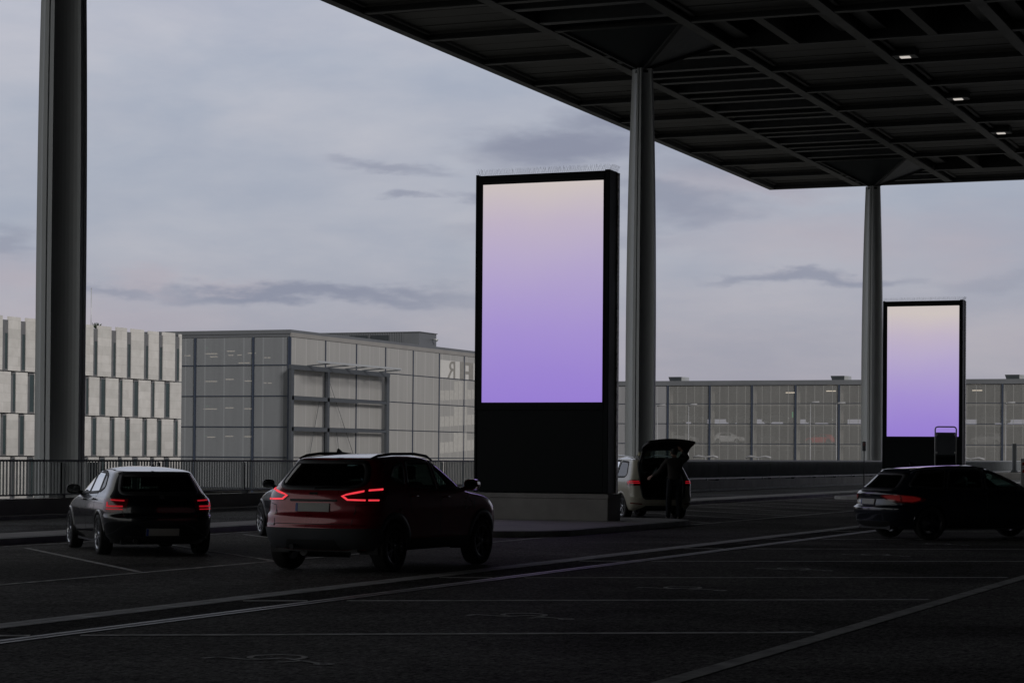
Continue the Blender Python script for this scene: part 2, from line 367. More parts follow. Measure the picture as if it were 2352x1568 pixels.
# drainage channel: two concrete strips with a dark gutter between them
mb = MB()
y = -60
while y < 330:
    mb.box(-12.12, -11.98, y, y+3.97, .001, .010); mb.box(-11.965, -11.86, y, y+3.97, .001, .009); mb.box(-11.845, -11.78, y, y+3.97, .001, .010); y += 4
struct('drain_strip', mb, M_['strip'])
mb = MB(); y = -60
while y < 330:
    mb.box(-11.03, -10.95, y, y+3.97, .001, .014); mb.box(-10.93, -10.86, y, y+3.97, .001, .008); y += 4
struct('drain_strip', mb, M_['strip2'])
struct('gutter', MB().box(-11.775, -11.035, -60, 330, .001, .005), asphalt_mat('gutter_asphalt', (.05,.049,.048), .06))
mb = MB()
mb.box(-4.98, -4.80, -60, 330, .001, .006)
struct('lane_line', mb, M_['line'])
mb = MB(); mb.box(-15.72, -15.62, -60, 330, .0015, .0055); mb.box(-22.3+.35, -22.3+.43, -60, 330, .0015, .0055)
struct('lane_line', mb, M_['oldline'])
mb = MB()
y = 6.0
while y < 330:                                  # angled bays at the right
    y0 = y+4.61-.0 - 5.17*0
    a = Vector((-10.75, y)); b = Vector((-5.08, y+3.35)); d = (b-a).normalized(); n = Vector((-d.y, d.x))*.07
    mb.add([(*(a-n), .006), (*(b-n), .006), (*(b+n), .006), (*(a+n), .006)], [(0,1,2,3)])
    a2 = Vector((-11.7, y-.55-.05)); b2 = Vector((-11.1, y-.55+.30)); 
    mb.add([(*(a2-n), .010), (*(b2-n), .010), (*(b2+n), .010), (*(a2+n), .010)], [(0,1,2,3)])
    y += 5.17
struct('bay_lines', mb, M_['oldline'])
mb = MB(); y = 25.4-3*3.68
while y < 330:
    for (xa, xb) in ((-15.8, -21.3),):
        if (38 < y < 49 or 81 < y < 93): pass
        else:
            a = Vector((xa, y)); b = Vector((xb, y+(xa-xb)*.97)); d = (b-a).normalized(); n = Vector((-d.y, d.x))*.05
            mb.add([(*(a-n), .006), (*(b-n), .006), (*(b+n), .006), (*(a+n), .006)], [(0,3,2,1)][:1] if False else [(0,1,2,3)])
    y += 3.68
struct('bay_lines', mb, M_['oldline'])
def symbol(x, y, rz, s=1.0):
    mb = MB(); c, sn = math.cos(rz), math.sin(rz)
    def pl(pts, w=.08):
        for i in range(len(pts)-1):
            a = Vector(pts[i]); b = Vector(pts[i+1]); d = (b-a).normalized(); n = Vector((-d.y, d.x))*w/2
            q = [a-n, b-n, b+n, a+n]
            mb.add([(x+(p.x*c-p.y*sn)*s, y+(p.x*sn+p.y*c)*s, .0062) for p in q], [(0,1,2,3)])
    pl([(.35*math.cos(R(t)), .35*math.sin(R(t))) for t in range(100, 400, 20)])
    pl([(0,.95),(0,.15),(.45,.12),(.62,-.45),(.85,-.4)], .09); pl([(0,.6),(.38,.58)], .08)
    pl([(.1*math.cos(R(t)), 1.08+.1*math.sin(R(t))) for t in range(0, 361, 40)], .08)
    return tag(mb.build('bay_marking', M_['oldline']), kind='structure')
for k in range(0, 6): symbol(-8.25, 15.30+5.17*k, R(-120), .62)

# ------------------------------------------------------------------ parapet and railing
o = MB().box(XW-.35, XW, -20, 210, .001, .47)
par = o.build('parapet_wall', M_['concrete']); tag(par, 'low concrete parapet wall along the far edge of the road, under the railing', 'wall')

rl = empty('railing', (XW-.1, 0, 0), 0, 'long dark steel railing of upright flat bars on the concrete parapet', 'railing')
def child(o, root):                              # keep world coordinates for things modelled in place
    o.parent = root; o.matrix_parent_inverse = Matrix.LocRotScale(root.location, root.rotation_euler, None).inverted(); return o
SEG = 4.6
for k in range(-1, 42):
    y0 = k*SEG
    mb = MB(); mb.box(XW-.10, XW-.03, y0, y0+SEG-.01, 1.36, 1.41); mb.box(XW-.09, XW-.04, y0, y0+SEG-.01, .54, .58)
    n = 33
    for i in range(n):
        yy = y0+.07+i*(SEG-.1)/n
        mb.box(XW-.088, XW-.042, yy, yy+.010, .58, 1.36)
    child(mb.build('slat_panel', M_['rail']), rl)
    mb = MB(); mb.box(XW-.18, XW-.11, y0-.03, y0+.03, .38, 1.34); mb.box(XW-.2, XW-.02, y0-.05, y0+.05, .472, .55)
    child(mb.build('post', M_['dsteel']), rl)
mb = MB(); mb.box(XW-.32, XW-.24, 47.35, 47.8, -.8, 1.30); mb.box(XW-.34, XW-.22, 47.33, 47.82, 1.30, 1.34)
bx = mb.build('cable_duct', M_['steel']); tag(bx, 'pale upright metal duct seen through the railing bars, left of the black hatchback', 'duct')
mb = MB()
for y0 in (44.2, 57.2):
    pass
# closed dark barrier board continuing the railing farther off
bb = empty('noise_barrier', (XW-.28, 92, 0), 0, 'dark closed metal barrier boards behind the road, right of the open taxi', 'barrier')
k = 84
while k < 205:
    child(MB().box(XW-.30, XW-.25, k, k+4.98, .40, 1.405).build('panel', M_['dsteel']), bb); k += 5
for k in (155.5, 163.2, 171, 178.8): child(MB().box(XW-.24, XW-.12, k, k+.12, .472, 1.44).build('post', M_['alu']), bb)
child(MB().box(XW-.31, XW-.24, 84, 209, 1.408, 1.45).build('top_rail', M_['rail']), bb)
mb = MB(); mb.box(XW-.05, XW-.01, 80, 209, .58, .61)
k = 80
while k < 209: mb.box(XW-.05, XW-.01, k, k+.06, .47, .58); k += 3.2
tag(mb.build('guard_rail', M_['alu']), 'thin pale guard rail on short pegs along the parapet top near the dark barrier', 'guard rail')

# ------------------------------------------------------------------ canopy
ZB = 20.36; X0 = -41.93; Y1 = 149.7; GX, GY = 6.32, 6.53
NJ = 44
XE, YE = X0+GX*11, Y1-GY*NJ
can = empty('canopy_roof', (-32.3, 93.98, ZB), 0, 'huge dark flat canopy roof with gridded coffered underside over the road', 'canopy')
colrow = lambda y: any(abs(y-c) < GY*.5 for c in (93.98-4*45.7, 93.98-3*45.7, 93.98-2*45.7, 48.25, 93.98, 139.7))
skin = MB(); skin.box(X0+.05, XE, YE, Y1-.05, ZB+1.85, ZB+2.1)
child(skin.build('roof_deck', M_['roof']), can)
edge = MB(); edge.box(X0-.02, X0+.42, YE, Y1, ZB-.02, ZB+2.13); edge.box(X0+.42, XE, Y1-.42, Y1, ZB-.02, ZB+2.13)
child(edge.build('edge_beam', M_['beam']), can)
for i in range(1, 11):                            # beams along the road
    x = X0+GX*i; mb = MB()
    mb.box(x-.26, x+.26, YE, Y1-.43, ZB, ZB+.10); mb.box(x-.05, x+.05, YE, Y1-.43, ZB+.10, ZB+1.84)
    mb.box(x-.34, x-.27, YE, Y1-.43, ZB+.12, ZB+.2)
    child(mb.build('main_beam', M_['beam']), can)
mb = MB()
for j in range(1, NJ):
    y = Y1-GY*j
    for i in range(0, 11):
        xa, xb = X0+GX*i+(.27 if i else .43), X0+GX*(i+1)-.27
        mb.box(xa, xb, y-.20, y+.20, ZB+.015, ZB+.09); mb.box(xa, xb, y-.04, y+.04, ZB+.09, ZB+1.84)
child(mb.build('cross_beam', M_['beam']), can)
pan = MB(); slt = MB(); cof = MB()
for i in range(11):
    for j in range(NJ):
        xa, xb = X0+GX*i+(.36 if i else .44), X0+GX*(i+1)-.36; yb, ya = Y1-GY*j-(.22 if j else .45), Y1-GY*(j+1)+.22
        yc = (ya+yb)/2
        if i == 1:                                 # deep louvre bay over the columns
            if not colrow(yc):
                for f in (.0, .5):
                    slt.box(xa-.08, xb+.08, ya+(yb-ya)*(f+.22), ya+(yb-ya)*(f+.245), ZB+.05, ZB+1.3)
                    slt.box(xa-.08, xb+.08, ya+(yb-ya)*(f+.20), ya+(yb-ya)*(f+.28), ZB+.03, ZB+.07)
            continue
        if i >= 2 and colrow(yc):                  # skylight coffers
            xm = (xa+xb)/2
            cof.box(xm-.22, xm+.22, ya, yb, ZB+.02, ZB+.1); cof.box(xm-.05, xm+.05, ya, yb, ZB+.1, ZB+1.8)
            cof.box(xa+.0, xa+.7, ya, yb, ZB+.45, ZB+.52); cof.box(xb-.7, xb, ya, yb, ZB+.45, ZB+.52)
            continue
        zt = ZB+.36
        pan.box(xa, xb, ya, yc-.03, zt, zt+.1); pan.box(xa, xb, yc+.03, yb, zt, zt+.1)
        # perimeter ledge and thin ribs
        pan.box(xa, xa+.18, ya, yb, zt-.12, zt-.004); pan.box(xb-.18, xb, ya, yb, zt-.12, zt-.004)
        pan.box(xa+.19, xb-.19, ya, ya+.14, zt-.10, zt-.004); pan.box(xa+.19, xb-.19, yb-.14, yb, zt-.10, zt-.004)
        for f in (.25, .75): pan.box(xa+.19, xb-.19, ya+(yb-ya)*f-.015, ya+(yb-ya)*f+.015, zt-.03, zt-.003)
child(pan.build('ceiling_panels', M_['roof']), can)
child(slt.build('louvre_blades', mat('louvre_metal', (.11,.115,.125), .5)), can)
child(cof.build('coffer_ribs', M_['roof']), can)
LX = -22.1
for k in range(0, 3):
    y = 102.05+12.9*k if k < 3 else 127.8+12.9
    L = empty('ceiling_lamp', (LX, y, ZB+.1), 0, 'small lit square lamp under the canopy, ' + {0: 'nearest of the three in view', 1: 'middle of the three in view', 2: 'farthest of the three in view'}.get(k, ''), 'ceiling lamp', 'lamps under the canopy')
    MB().box(-.55, .55, -.45, .45, -.1, .3).build('housing', M_['dsteel'], L)
    MB().box(-.23, .23, -.20, .20, -.14, -.103).build('lamp_face', M_['lampd'], L)
# columns: cruciform fluted steel with a slim neck and flared capital
def column_mesh(z0, z1):
    mb = MB(); zs = [z0 + (z1-z0)*k/24 for k in range(25)]
    def prof(s):
        W = .67*s; g = .15*s; pts = []; r = W-g
        q = [(W, -g), (W, -.022), (W-.12, -.022), (W-.12, .022), (W, .022), (W, g*.999)]
        for t in np.linspace(.04, 1, 9):
            a = math.pi*1.5-t*math.pi/2
            q.append((W+r*math.cos(a), W+r*math.sin(a)))
        for k in range(4):
            a = k*math.pi/2
            for (x, y) in q: pts.append((x*math.cos(a)-y*math.sin(a), x*math.sin(a)+y*math.cos(a)))
        return pts
    n = None; vs = []
    for z in zs:
        t = max(0, min(1, z/19.1)); s = 1.0 - .02*abs(t-.3) if t < .3 else 1.0 - .32*((t-.3)/.7)**2.2
        p = prof(s); n = len(p); vs += [(x, y, z) for x, y in p]
    fs = [(i*n+k, i*n+(k+1)%n, (i+1)*n+(k+1)%n, (i+1)*n+k) for i in range(len(zs)-1) for k in range(n)]
    mb.add(vs, fs + [tuple(range((len(zs)-1)*n, len(zs)*n))]); return mb
cm = column_mesh(-7.0, 19.05).mesh('shaft')
for k, yy in enumerate((48.25, 93.98, 139.7)):
    c = empty('canopy_column', (-32.44 if k == 0 else -32.3, yy, 0), 0, ['thick grey fluted steel column at the left edge of the view', 'grey fluted steel column right of the big display board, behind the open taxi', 'grey fluted steel column left of the smaller far display board'][k], 'column', 'columns holding up the canopy')
    link_mesh('shaft', cm, M_['steel'], c)
    a = GX*.5; b = GY*.5
    mb = MB(); mb.add([(-.12,-.12,19.06),(.12,-.12,19.06),(.12,.12,19.06),(-.12,.12,19.06),(-a,-b,ZB+.3),(a,-b,ZB+.3),(a,b,ZB+.3),(-a,b,ZB+.3)],
                      [(0,3,2,1),(0,1,5,4),(1,2,6,5),(2,3,7,6),(3,0,4,7),(4,5,6,7)])
    mb.build('capital', M_['cap'], c)
    mb = MB()
    for sx, sy in ((-1,-1),(1,-1),(1,1),(-1,1)): mb.bar((sx*.1, sy*.1, 19.03), (sx*a, sy*b, ZB+.27), .16, .12)
    mb.build('capital_rib', M_['beam'], c)
    MB().lathe([(.0,18.86),(.34,18.86),(.34,18.98),(.16,19.0),(.16,19.12),(0,19.12)], 16).build('bearing', M_['dsteel'], c)

# plain wall added out of view on the terminal side to block the sun
tb = empty('added_shade_wall', (14, 60, 0), 0, 'tall plain black wall added out of view right of the road to keep the canopy area dark', 'building')
child(MB().box(14.0, 26, -60, 150, -1, ZB+1.8).build('wall', M_['board']), tb)

# ------------------------------------------------------------------ display boards
def billboard(x, y, label, s0=2.69):
    b = empty('display_board', (x, y, .126), 0, label, 'display board', 'tall digital display boards')
    W, Dp, z0, z1 = 3.27, .62, .62, 7.94
    mb = MB(); mb.box(-W, 0, .0, Dp, z0, z1)
    mb.box(-W-.012, -W+.05, -.03, Dp, z0, z1+.02); mb.box(-.10, .015, -.03, Dp-.1, z0, z1+.02)
    mb.build('cabinet', M_['board'], b, .012)
    # frame of the screen
    sx0, sx1, s1 = -3.09, -.13, 7.72
    zl_ = s0-.17
    mb = MB(); mb.box(-W+.06, sx0-.004, -.045, -.003, zl_, z1-.01); mb.box(sx1+.004, -.105, -.045, -.003, zl_, z1-.01)
    mb.box(sx0-.003, sx1+.003, -.045, -.003, s1+.004, z1-.01); mb.box(sx0-.003, sx1+.003, -.045, -.003, zl_, s0-.004)
    mb.build('screen_frame', M_['board'], b)
    sc = MB(); sc.box(sx0, sx1, -.038, -.004, 0, s1-s0); o = sc.build('screen', M_['screen'], b); o.location = (0, 0, s0)
    mb = MB(); mb.box(-W+.07, -.11, -.025, -.003, z0+.03, zl_-.04); mb.build('lower_panel', M_['board'], b)
    mb = MB(); mb.box(.0, .035, Dp-.13, Dp-.005, z0, z1)       # pale ribbed edge strip
    zz = z0
    while zz < z1-.05:
        mb.box(.0355, .041, Dp-.12, Dp-.02, zz, zz+.045); zz += .105
    mb.build('edge_strip', M_['whitemetal'], b)
    mb = MB(); random.seed(3)
    for k in range(70):
        xx = -W+W*k/69
        for s_ in (-1, 1):
            mb.bar((xx, .1, z1+.02), (xx+random.uniform(-.03,.03), .1+s_*.1, z1+.15), .0026)
    for k in range(14):
        yy = .05+k*.04; mb.bar((-.02, yy, z1+.02), (.06, yy+random.uniform(-.02,.02), z1+.15), .0026)
    mb.build('bird_spikes', M_['alu'], b)
    mb = MB(); mb.box(-W-.55, .005, .02, .88, 0, .50); mb.box(-W-.57, .025, .0, .90, .503, .61)
    mb.build('plinth', M_['concrete'], b, .01)
    return b
billboard(-16.89, 46.89, 'large near display board glowing cream to purple on a concrete plinth')
billboard(-17.09, 90.05, 'smaller far display board glowing cream to purple behind the dark estate car', 2.37)

# ------------------------------------------------------------------ stone office building (left)
ob = empty('office_building', (-88.4, 120, -7), 0, 'pale limestone office block with staggered stone panels and slit windows at the left', 'building')
XS = -88.4; YA, YB = 92.0, 148.0
child(MB().box(XS-16, XS-.31, YA, YB-.15, -7, 10.1).build('wall', M_['fascia']), ob)
P = 4.48; random.seed(5)
pw = {}
for r, (z0, z1, yw, ww, yn, wn) in enumerate([(7.10, 10.78, 136.3, 1.75, 138.75, 1.4), (4.24, 7.02, 137.4, 1.65, 139.68, 1.32), (1.32, 4.16, 136.25, 1.65, 138.65, 1.3),
                                              (-1.60, 1.24, 137.4, 1.65, 139.68, 1.32), (-4.5, -1.68, 136.25, 1.65, 138.65, 1.3)]):
    spans = []
    for k in range(-9, 4):
        for (a, wd) in ((yw+P*k, ww), (yn+P*k, wn)):
            if a < YB-.35 and a+wd > YA: spans.append((max(a, YA), min(a+wd, YB)))
    spans.sort()
    if spans[-1][1] < YB-.3: spans.append((YB-.28, YB))
    for i, (a, b) in enumerate(spans):
        zj = z1+random.uniform(-.02, .03) if r == 0 else z1
        o = MB().box(XS-.14, XS, a, b, z0, zj).build('stone_panel', M_['stone']); child(o, ob)
        if i+1 < len(spans):
            c, d = b, spans[i+1][0]
            if d-c < .15: continue
            zt = z1-(1.15 if r == 0 else .12); m = c+(d-c)*(.30 if i % 2 else .42)
            f = MB(); f.box(XS-.20, XS-.055, c+.002, m, z0+.1, z1-.25); f.box(XS-.20, XS-.055, m+.001, d-.002, zt, z1-.25 if r == 0 else z1-.02)
            f.box(XS-.20, XS-.045, m, m+.05, z0+.1, zt); f.box(XS-.20, XS-.045, d-.05, d-.004, z0+.1, zt); f.box(XS-.20, XS-.05, c+.002, d-.002, z0-.02, z0+.098)
            fo = child(f.build('window', M_['wframe']), ob)
            g = MB().box(XS-.12, XS-.075, m+.052, d-.052, z0+.102, zt-.002).build('pane', M_['wglass']); g.parent = fo
for r, z in enumerate((7.02, 4.16, 1.24, -1.68)):
    pass
tag(MB().tube([(-97, 148.5, 9.9), (-97, 148.5, 14.6)], .03, 6).build('antenna_mast', M_['alu']), 'thin antenna mast on the roof at the right end of the stone office block', 'mast')
mb = MB(); random.seed(2)
for k in range(60):
    a = random.uniform(0, 6.28); rr = random.uniform(.05, .4); mb.bar((-89.5, 137.8, 10.6), (-89.5+rr*math.cos(a), 137.8+rr*math.sin(a), 10.75+random.uniform(0, .35)), .03)
tag(mb.build('roof_shrub', mat('shrub', (.03,.045,.025), .9)), 'tiny dark shrub poking over the parapet of the stone office block', 'shrub')

# ------------------------------------------------------------------ parking garage at the centre left
g1 = empty('parking_garage', (-92.1, 172.6, -7), 0, 'grey four-storey parking garage with translucent screens, its corner left of the red car', 'parking garage')
CX, CY, DX, DY = -92.1, 172.65, 34.0, 68.0
ZS = [-6.95, -4.20, -1.48, 1.25, 3.95, 6.69, 9.43, 11.95]
mb = MB(); mb.box(CX-DX, CX+.12, CY-.12, CY+DY, 12.2, 12.56); mb.box(CX-DX, CX+.05, CY-.05, CY+DY, 11.95, 12.19)
child(mb.build('roof', M_['fascia']), g1)
mb = MB(); mb.box(CX+.06, CX+.16, CY-.1, CY+DY, 11.93, 12.30); child(mb.build('fascia', M_['fasciaw']), g1)
mb = MB()
for z in ZS[:-1]: mb.box(CX-DX, CX-.5, CY+.5, CY+DY, z-.38, z)
mb.box(CX-DX, CX-DX+.3, CY+.5, CY+DY, -7, 11.9); mb.box(CX-DX, CX-.5, CY+DY-.3, CY+DY, -7, 11.9)
for k in range(1, 9): mb.box(CX-1.3, CX-.9, CY+8*k, CY+8*k+.4, -7, 11.9)
for k in range(1, 4): mb.box(CX-8*k, CX-8*k+.4, CY+1.2, CY+1.6, -7, 11.9)
mb.box(CX-DX+.31, CX-.5, CY+17, CY+17.3, -7, 11.9)
child(mb.build('floor_slabs', M_['slab']), g1)
# interior walls behind screens
MU1 = [-99.8-.0+1.9, -103.35+2.0]
xs = [CX, CX-3.45, CX-9.45, CX-15.45, CX-21.45, CX-27.45, CX-33.45]; xs = [CX-.02, -95.70, -101.63, -107.6, -113.6, -119.6, -125.6]
ys = [CY+.02] + [179.31+6.33*k for k in range(0, 10)]
vm = MB(); hm = MB()
for x in xs: vm.box(x-.07, x+.07, CY-.24, CY-.02, -7, 11.93)
for y in ys[1:]: vm.box(CX+.02, CX+.17, y-.05, y+.05, -7, 11.93)
vm.box(CX-.0, CX+.14, CY-.14, CY-.001, -7, 11.93)
child(vm.build('mullion', M_['mull']), g1)
for z in ZS[1:-1]:
    hm.box(xs[-1], CX-.1, CY-.17, CY-.03, z-.03, z+.03); hm.box(CX+.03, CX+.13, CY+.1, ys[-1], z-.025, z+.025)
child(hm.build('transom', M_['mull']), g1)
pm = {}
for i in range(len(ZS)-1):
    if ZS[i+1] < 0: continue
    h = ZS[i+1]-ZS[i]-.09
    for a, b in zip(xs[1:], xs[:-1]):
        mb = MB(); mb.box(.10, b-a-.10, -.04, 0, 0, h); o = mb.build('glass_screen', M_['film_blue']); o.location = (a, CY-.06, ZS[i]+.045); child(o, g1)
    for a, b in zip(ys[:-1], ys[1:]):
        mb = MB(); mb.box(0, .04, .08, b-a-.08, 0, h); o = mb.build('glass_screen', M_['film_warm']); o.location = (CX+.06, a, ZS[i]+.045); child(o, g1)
# tube lamps on the storeys
for (x, z, w_) in [(-103.2,10.78,1.3),(-102.7,10.5,1.2),(-101.1,11.0,.8),(-101.1,10.62,.5),(-100.2,10.63,.4),(-98.9,10.79,.8),(-99.7,9.9,1.1),(-103.2,8.22,1.3),(-101.2,8.4,.8),(-99.2,8.24,.8),
                   (-103.1,5.67,1.7),(-101.2,5.77,.8),(-99.2,5.69,.8),(-103.1,3.07,.8),(-101.2,3.15,.8),(-99.2,3.13,.8),(-97.5,10.36,.25),(-97.1,10.36,.25),(-97.5,8.04,.25),(-97.0,8.04,.35),(-105.7,10.63,.6),(-94.6,11.26,.7),(-94.6,8.6,.7),(-94.5,5.95,.7)]:
    child(MB().box(x-w_/2, x+w_/2, 177.95, 178.05, z-.045, z+.045).build('lamp_tube', M_['lampw']), g1)
for x, z in ((-103.6, 11.25), (-103.5, 5.86), (-103.7, 3.12)): child(MB().box(x-.12, x+.12, 177.9, 177.94, z, z+.1).build('exit_lamp', M_['lampg']), g1)
for z in (1.6, 4.3, 7.0):                           # cars and partitions glimpsed inside
    k = 0
    for (x0_, x1_, h_) in ((-102.2, -101.2, .5), (-101.1, -99.2, .95), (-98.6, -98.0, .9), (-97.6, -96.9, .8), (-105.2, -104.4, .7)):
        child(MB().box(x0_, x1_, 181, 181.1, z+.1, z+.1+h_).build('inner_window', M_['garageconc']), g1)
# pale block with mirrored letters behind the last bays
M_['pale'] = mat('pale_pane', (.30,.29,.275), .6, var=.12)
for z0, z1 in ((1.75, 2.85), (4.45, 5.5), (7.15, 8.15)):
    for k in range(8):
        y = 205.0+k*1.15
        if 3 <= k <= 5: z1_ = z1+.9
        else: z1_ = z1
        child(MB().box(CX+.101, CX+.108, y, y+1.0, z0+.05*k, z1_+.05*k).build('pale_pane', M_['pale']), g1)
M_['backing'] = mat('sign_backing', (.40,.39,.38), .6, var=.06); M_['letter'] = mat('letter_grey', (.17,.162,.15), .6)
for a, b in ((204.95, 209.85), (211.2, 214.5)): child(MB().box(CX+.101, CX+.106, a, b, 9.50, 11.28).build('sign_backing', M_['backing']), g1)
def text_mesh(s, size, name='lettering'):
    cu = bpy.data.curves.new('txt', 'FONT'); cu.body = s; cu.size = size; cu.extrude = .01; cu.offset = .012
    o = bpy.data.objects.new('txt', cu); col.objects.link(o); dg = bpy.context.evaluated_depsgraph_get()
    me = bpy.data.meshes.new_from_object(o.evaluated_get(dg)); bpy.data.objects.remove(o); me.name = name; return me
me = text_mesh('R', 2.5)
lo = link_mesh('lettering', me, M_['letter']); lo.matrix_world = Matrix(((0,0,1,CX+.125),(-1.45,0,0,208.9),(0,1,0,9.52),(0,0,0,1))); child(lo, g1)
mb = MB(); mb.box(CX+.109, CX+.13, 210.0, 211.3, 9.5, 11.28); mb.box(CX+.109, CX+.13, 212.2, 213.4, 9.5, 11.28); mb.box(CX+.109, CX+.128, 211.301, 212.199, 10.98, 11.28); mb.box(CX+.109, CX+.128, 211.301, 212.199, 10.05, 10.35)
child(mb.build('lettering', M_['letter']), g1)
# steel frame standing off the right face
fr = MB(); FX = CX+.75
for y, w_ in ((171.35, .5), (178.35, .4), (190.75, .6)): fr.box(FX-.12, FX+.12, y, y+w_, -7, 9.0)
fr.box(FX-.14, FX+.14, 171.3, 191.4, 9.0, 9.42)
for z in (3.58, 6.32): fr.box(FX-.12, FX+.12, 171.5, 184.6, z, z+.36); fr.box(FX-.10, FX+.10, 184.61, 191.2, z+.06, z+.30)
for y in (175.5, 179.3, 183, 186.6, 190.2): fr.bar((FX, y-1.0, 9.42), (FX+2.1, y-.6, 9.62), .11)
for a, b in (((FX-.3, 179, 8.8), (FX-.3, 187.2, -2)), ((FX-.3, 177.5, 6.3), (FX-.3, 174.0, -3)), ((FX-.3, 181, 3.6), (FX-.3, 183, -3))): fr.tube([a, b], .025, 6)
child(fr.build('steel_frame', mat('frame_steel', (.045,.05,.058), .5, .2)), g1)
child(MB().box(FX+2.0, FX+2.2, 172.4, 189.6, 9.60, 9.78).build('lamp_rail', M_['alu']), g1)
# roof plant room with corrugated cladding
ph = MB(); ph.box(-105.5, -93.5, 203, 207.2, 12.57, 14.0); ph.box(-105.6, -93.4, 202.9, 207.3, 14.003, 14.08)
k = -105.4
while k < -95.2: ph.box(k, k+.13, 202.93, 202.997, 12.57, 13.98); k += .27
child(ph.build('plant_room', M_['fascia']), g1)
for x in (-103.2, -100.3, -97.9): child(MB().box(x-1.0, x+1.0, 202.85, 202.925, 12.75, 13.75).build('louvre', M_['dsteel']), g1)
child(MB().tube([(-93.4, 206, 13.4), (-93.0, 206, 13.4), (-92.85, 206, 13.3)], [.08, .12, .16], 8).build('exhaust_pipe', M_['alu']), g1)

# ------------------------------------------------------------------ far parking garage (right)
g2 = empty('parking_garage', (-75, 292, -7), 0, 'long far parking garage with parked cars behind grey screens, behind the right columns', 'parking garage')
FY = 292.0; AX, BX = -104.2, -33.0
ZT = [-4.9, -2.1, .64, 3.39, 6.15, 8.90, 11.42]
mb = MB(); mb.box(AX-.2, BX, FY-.25, FY+34, 11.45, 12.03); mb.box(AX-.2, BX, FY-.20, FY+34, 12.033, 12.10)
child(mb.build('roof', M_['fascia']), g2)
mx = [-102.3, -96.26, -90.19, -84.14, -78.0, -71.97, -65.9, -59.8, -56.2, -50.1, -44.0, -38.0]
vm = MB(); hm = MB()
for x in mx: vm.box(x-.11, x+.11, FY-.24, FY-.02, -7, 11.44)
for z in ZT[:-1]: hm.box(AX, BX, FY-.14, FY-.03, z-.035, z+.035)
child(vm.build('mullion', M_['mull']), g2); child(hm.build('transom', M_['mull']), g2)
mb = MB()
for z in ZT[:-1]: mb.box(AX, BX, FY+.4, FY+32, z-.34, z+.02)
for z0, z1 in ((-7, 6.62), (7.35, 11.4)):
    mb.box(AX, BX, FY+32, FY+32.3, z0, z1)
for x in np.arange(AX+1, BX, 7.3): mb.box(x, x+2.6, FY+32.31, FY+32.5, -7, 11.4)
mb.box(AX, AX+.3, FY, FY+32, -7, 11.4)
for x in mx: mb.box(x-.2, x+.2, FY+1.2, FY+1.6, -7, 11.4)
child(mb.build('floor_slabs', M_['garageconc']), g2)
xx = [AX]+mx+[BX]
for i in range(len(ZT)-1):
    if ZT[i+1] < 0: continue
    for a, b in zip(xx[:-1], xx[1:]):
        mb = MB(); mb.box(.13, b-a-.13, -.04, 0, 0, ZT[i+1]-ZT[i]-.11); o = mb.build('glass_screen', M_['film_grey'] if a < -99 else M_['film_far']); o.location = (a, FY-.06, ZT[i]+.055); child(o, g2)
for (x, z) in ((-73.9, 10.7), (-66.5, 10.7), (-54, 10.7), (-47, 10.7), (-79.6, 10.5)):
    child(MB().box(x-.65, x+.65, FY+3, FY+3.2, z-.06, z+.06).build('lamp_tube', M_['lampw']), g2)
for x in (-91.5, -79.8):
    child(MB().box(x-.06, x+.06, FY+5, FY+5.1, 7.0, 7.9).build('exit_lamp', M_['lampg']), g2)
mb = MB()
for z in (2.55,):
    for x in np.arange(-93, -40, 3.1): mb.box(x, x+random.uniform(.8, 2.2), FY+4, FY+4.1, z, z+.12)
child(mb.build('lamp_tube', mat('dim_tube', (.45,.45,.42), .5)), g2)
def roof_vent(x, label):
    v = empty('roof_vent', (x, FY+6, 12.1), 0, label, 'roof vent', 'vents on the far garage roof')
    mb = MB(); mb.add([(-1.05,-1,-.0),(.6,-1,0),(.6,1,0),(-1.05,1,0),(-1.3,-1,.75),(.6,-1,.75),(.6,1,.75),(-1.3,1,.75)], [(0,3,2,1),(4,5,6,7),(0,1,5,4),(1,2,6,5),(2,3,7,6),(3,0,4,7)])
    mb.build('hood', M_['dsteel'], v)
    MB().box(.62, 1.15, -.95, .95, .02, .72).build('duct_end', M_['alu'], v)
for x, l in ((-96.6, 'slanted dark vent box on the far garage roof just right of the central column'), (-73.15, 'slanted dark vent box on the far garage roof left of the farthest column'), (-49.4, 'slanted dark vent box on the far garage roof at the right edge')): roof_vent(x, l)

# ------------------------------------------------------------------ vehicles
def pchip(xk, yk):
    xk = np.array(xk, float); yk = np.array(yk, float); h = np.diff(xk); d = np.diff(yk)/h
    m = np.zeros(len(xk)); m[0] = d[0]; m[-1] = d[-1]
    for i in range(1, len(xk)-1):
        if d[i-1]*d[i] > 0:
            w1 = 2*h[i]+h[i-1]; w2 = h[i]+2*h[i-1]; m[i] = (w1+w2)/(w1/d[i-1]+w2/d[i])
    def f(x):
        x = min(max(x, xk[0]), xk[-1]); i = min(int(np.searchsorted(xk, x, 'right'))-1, len(h)-1)
        t = (x-xk[i])/h[i]; a = 1+t*t*(2*t-3); return yk[i]*a+yk[i+1]*(1-a)+h[i]*(m[i]*t*(1-t)**2+m[i+1]*(-t*t*(1-t)))
    return f
def corner_table(p, W, Rr, n=201):
    th = np.linspace(0, math.pi/2, 400); sx = np.sin(th)**(2/p); sd = 1-np.cos(th)**(2/p)
    s = np.concatenate([[0], np.cumsum(np.hypot(np.diff(sx*W), np.diff(sd*Rr)))]); L = s[-1]
    u = np.linspace(0, L, n); return np.interp(u, s, sx), np.interp(u, s, sd), L
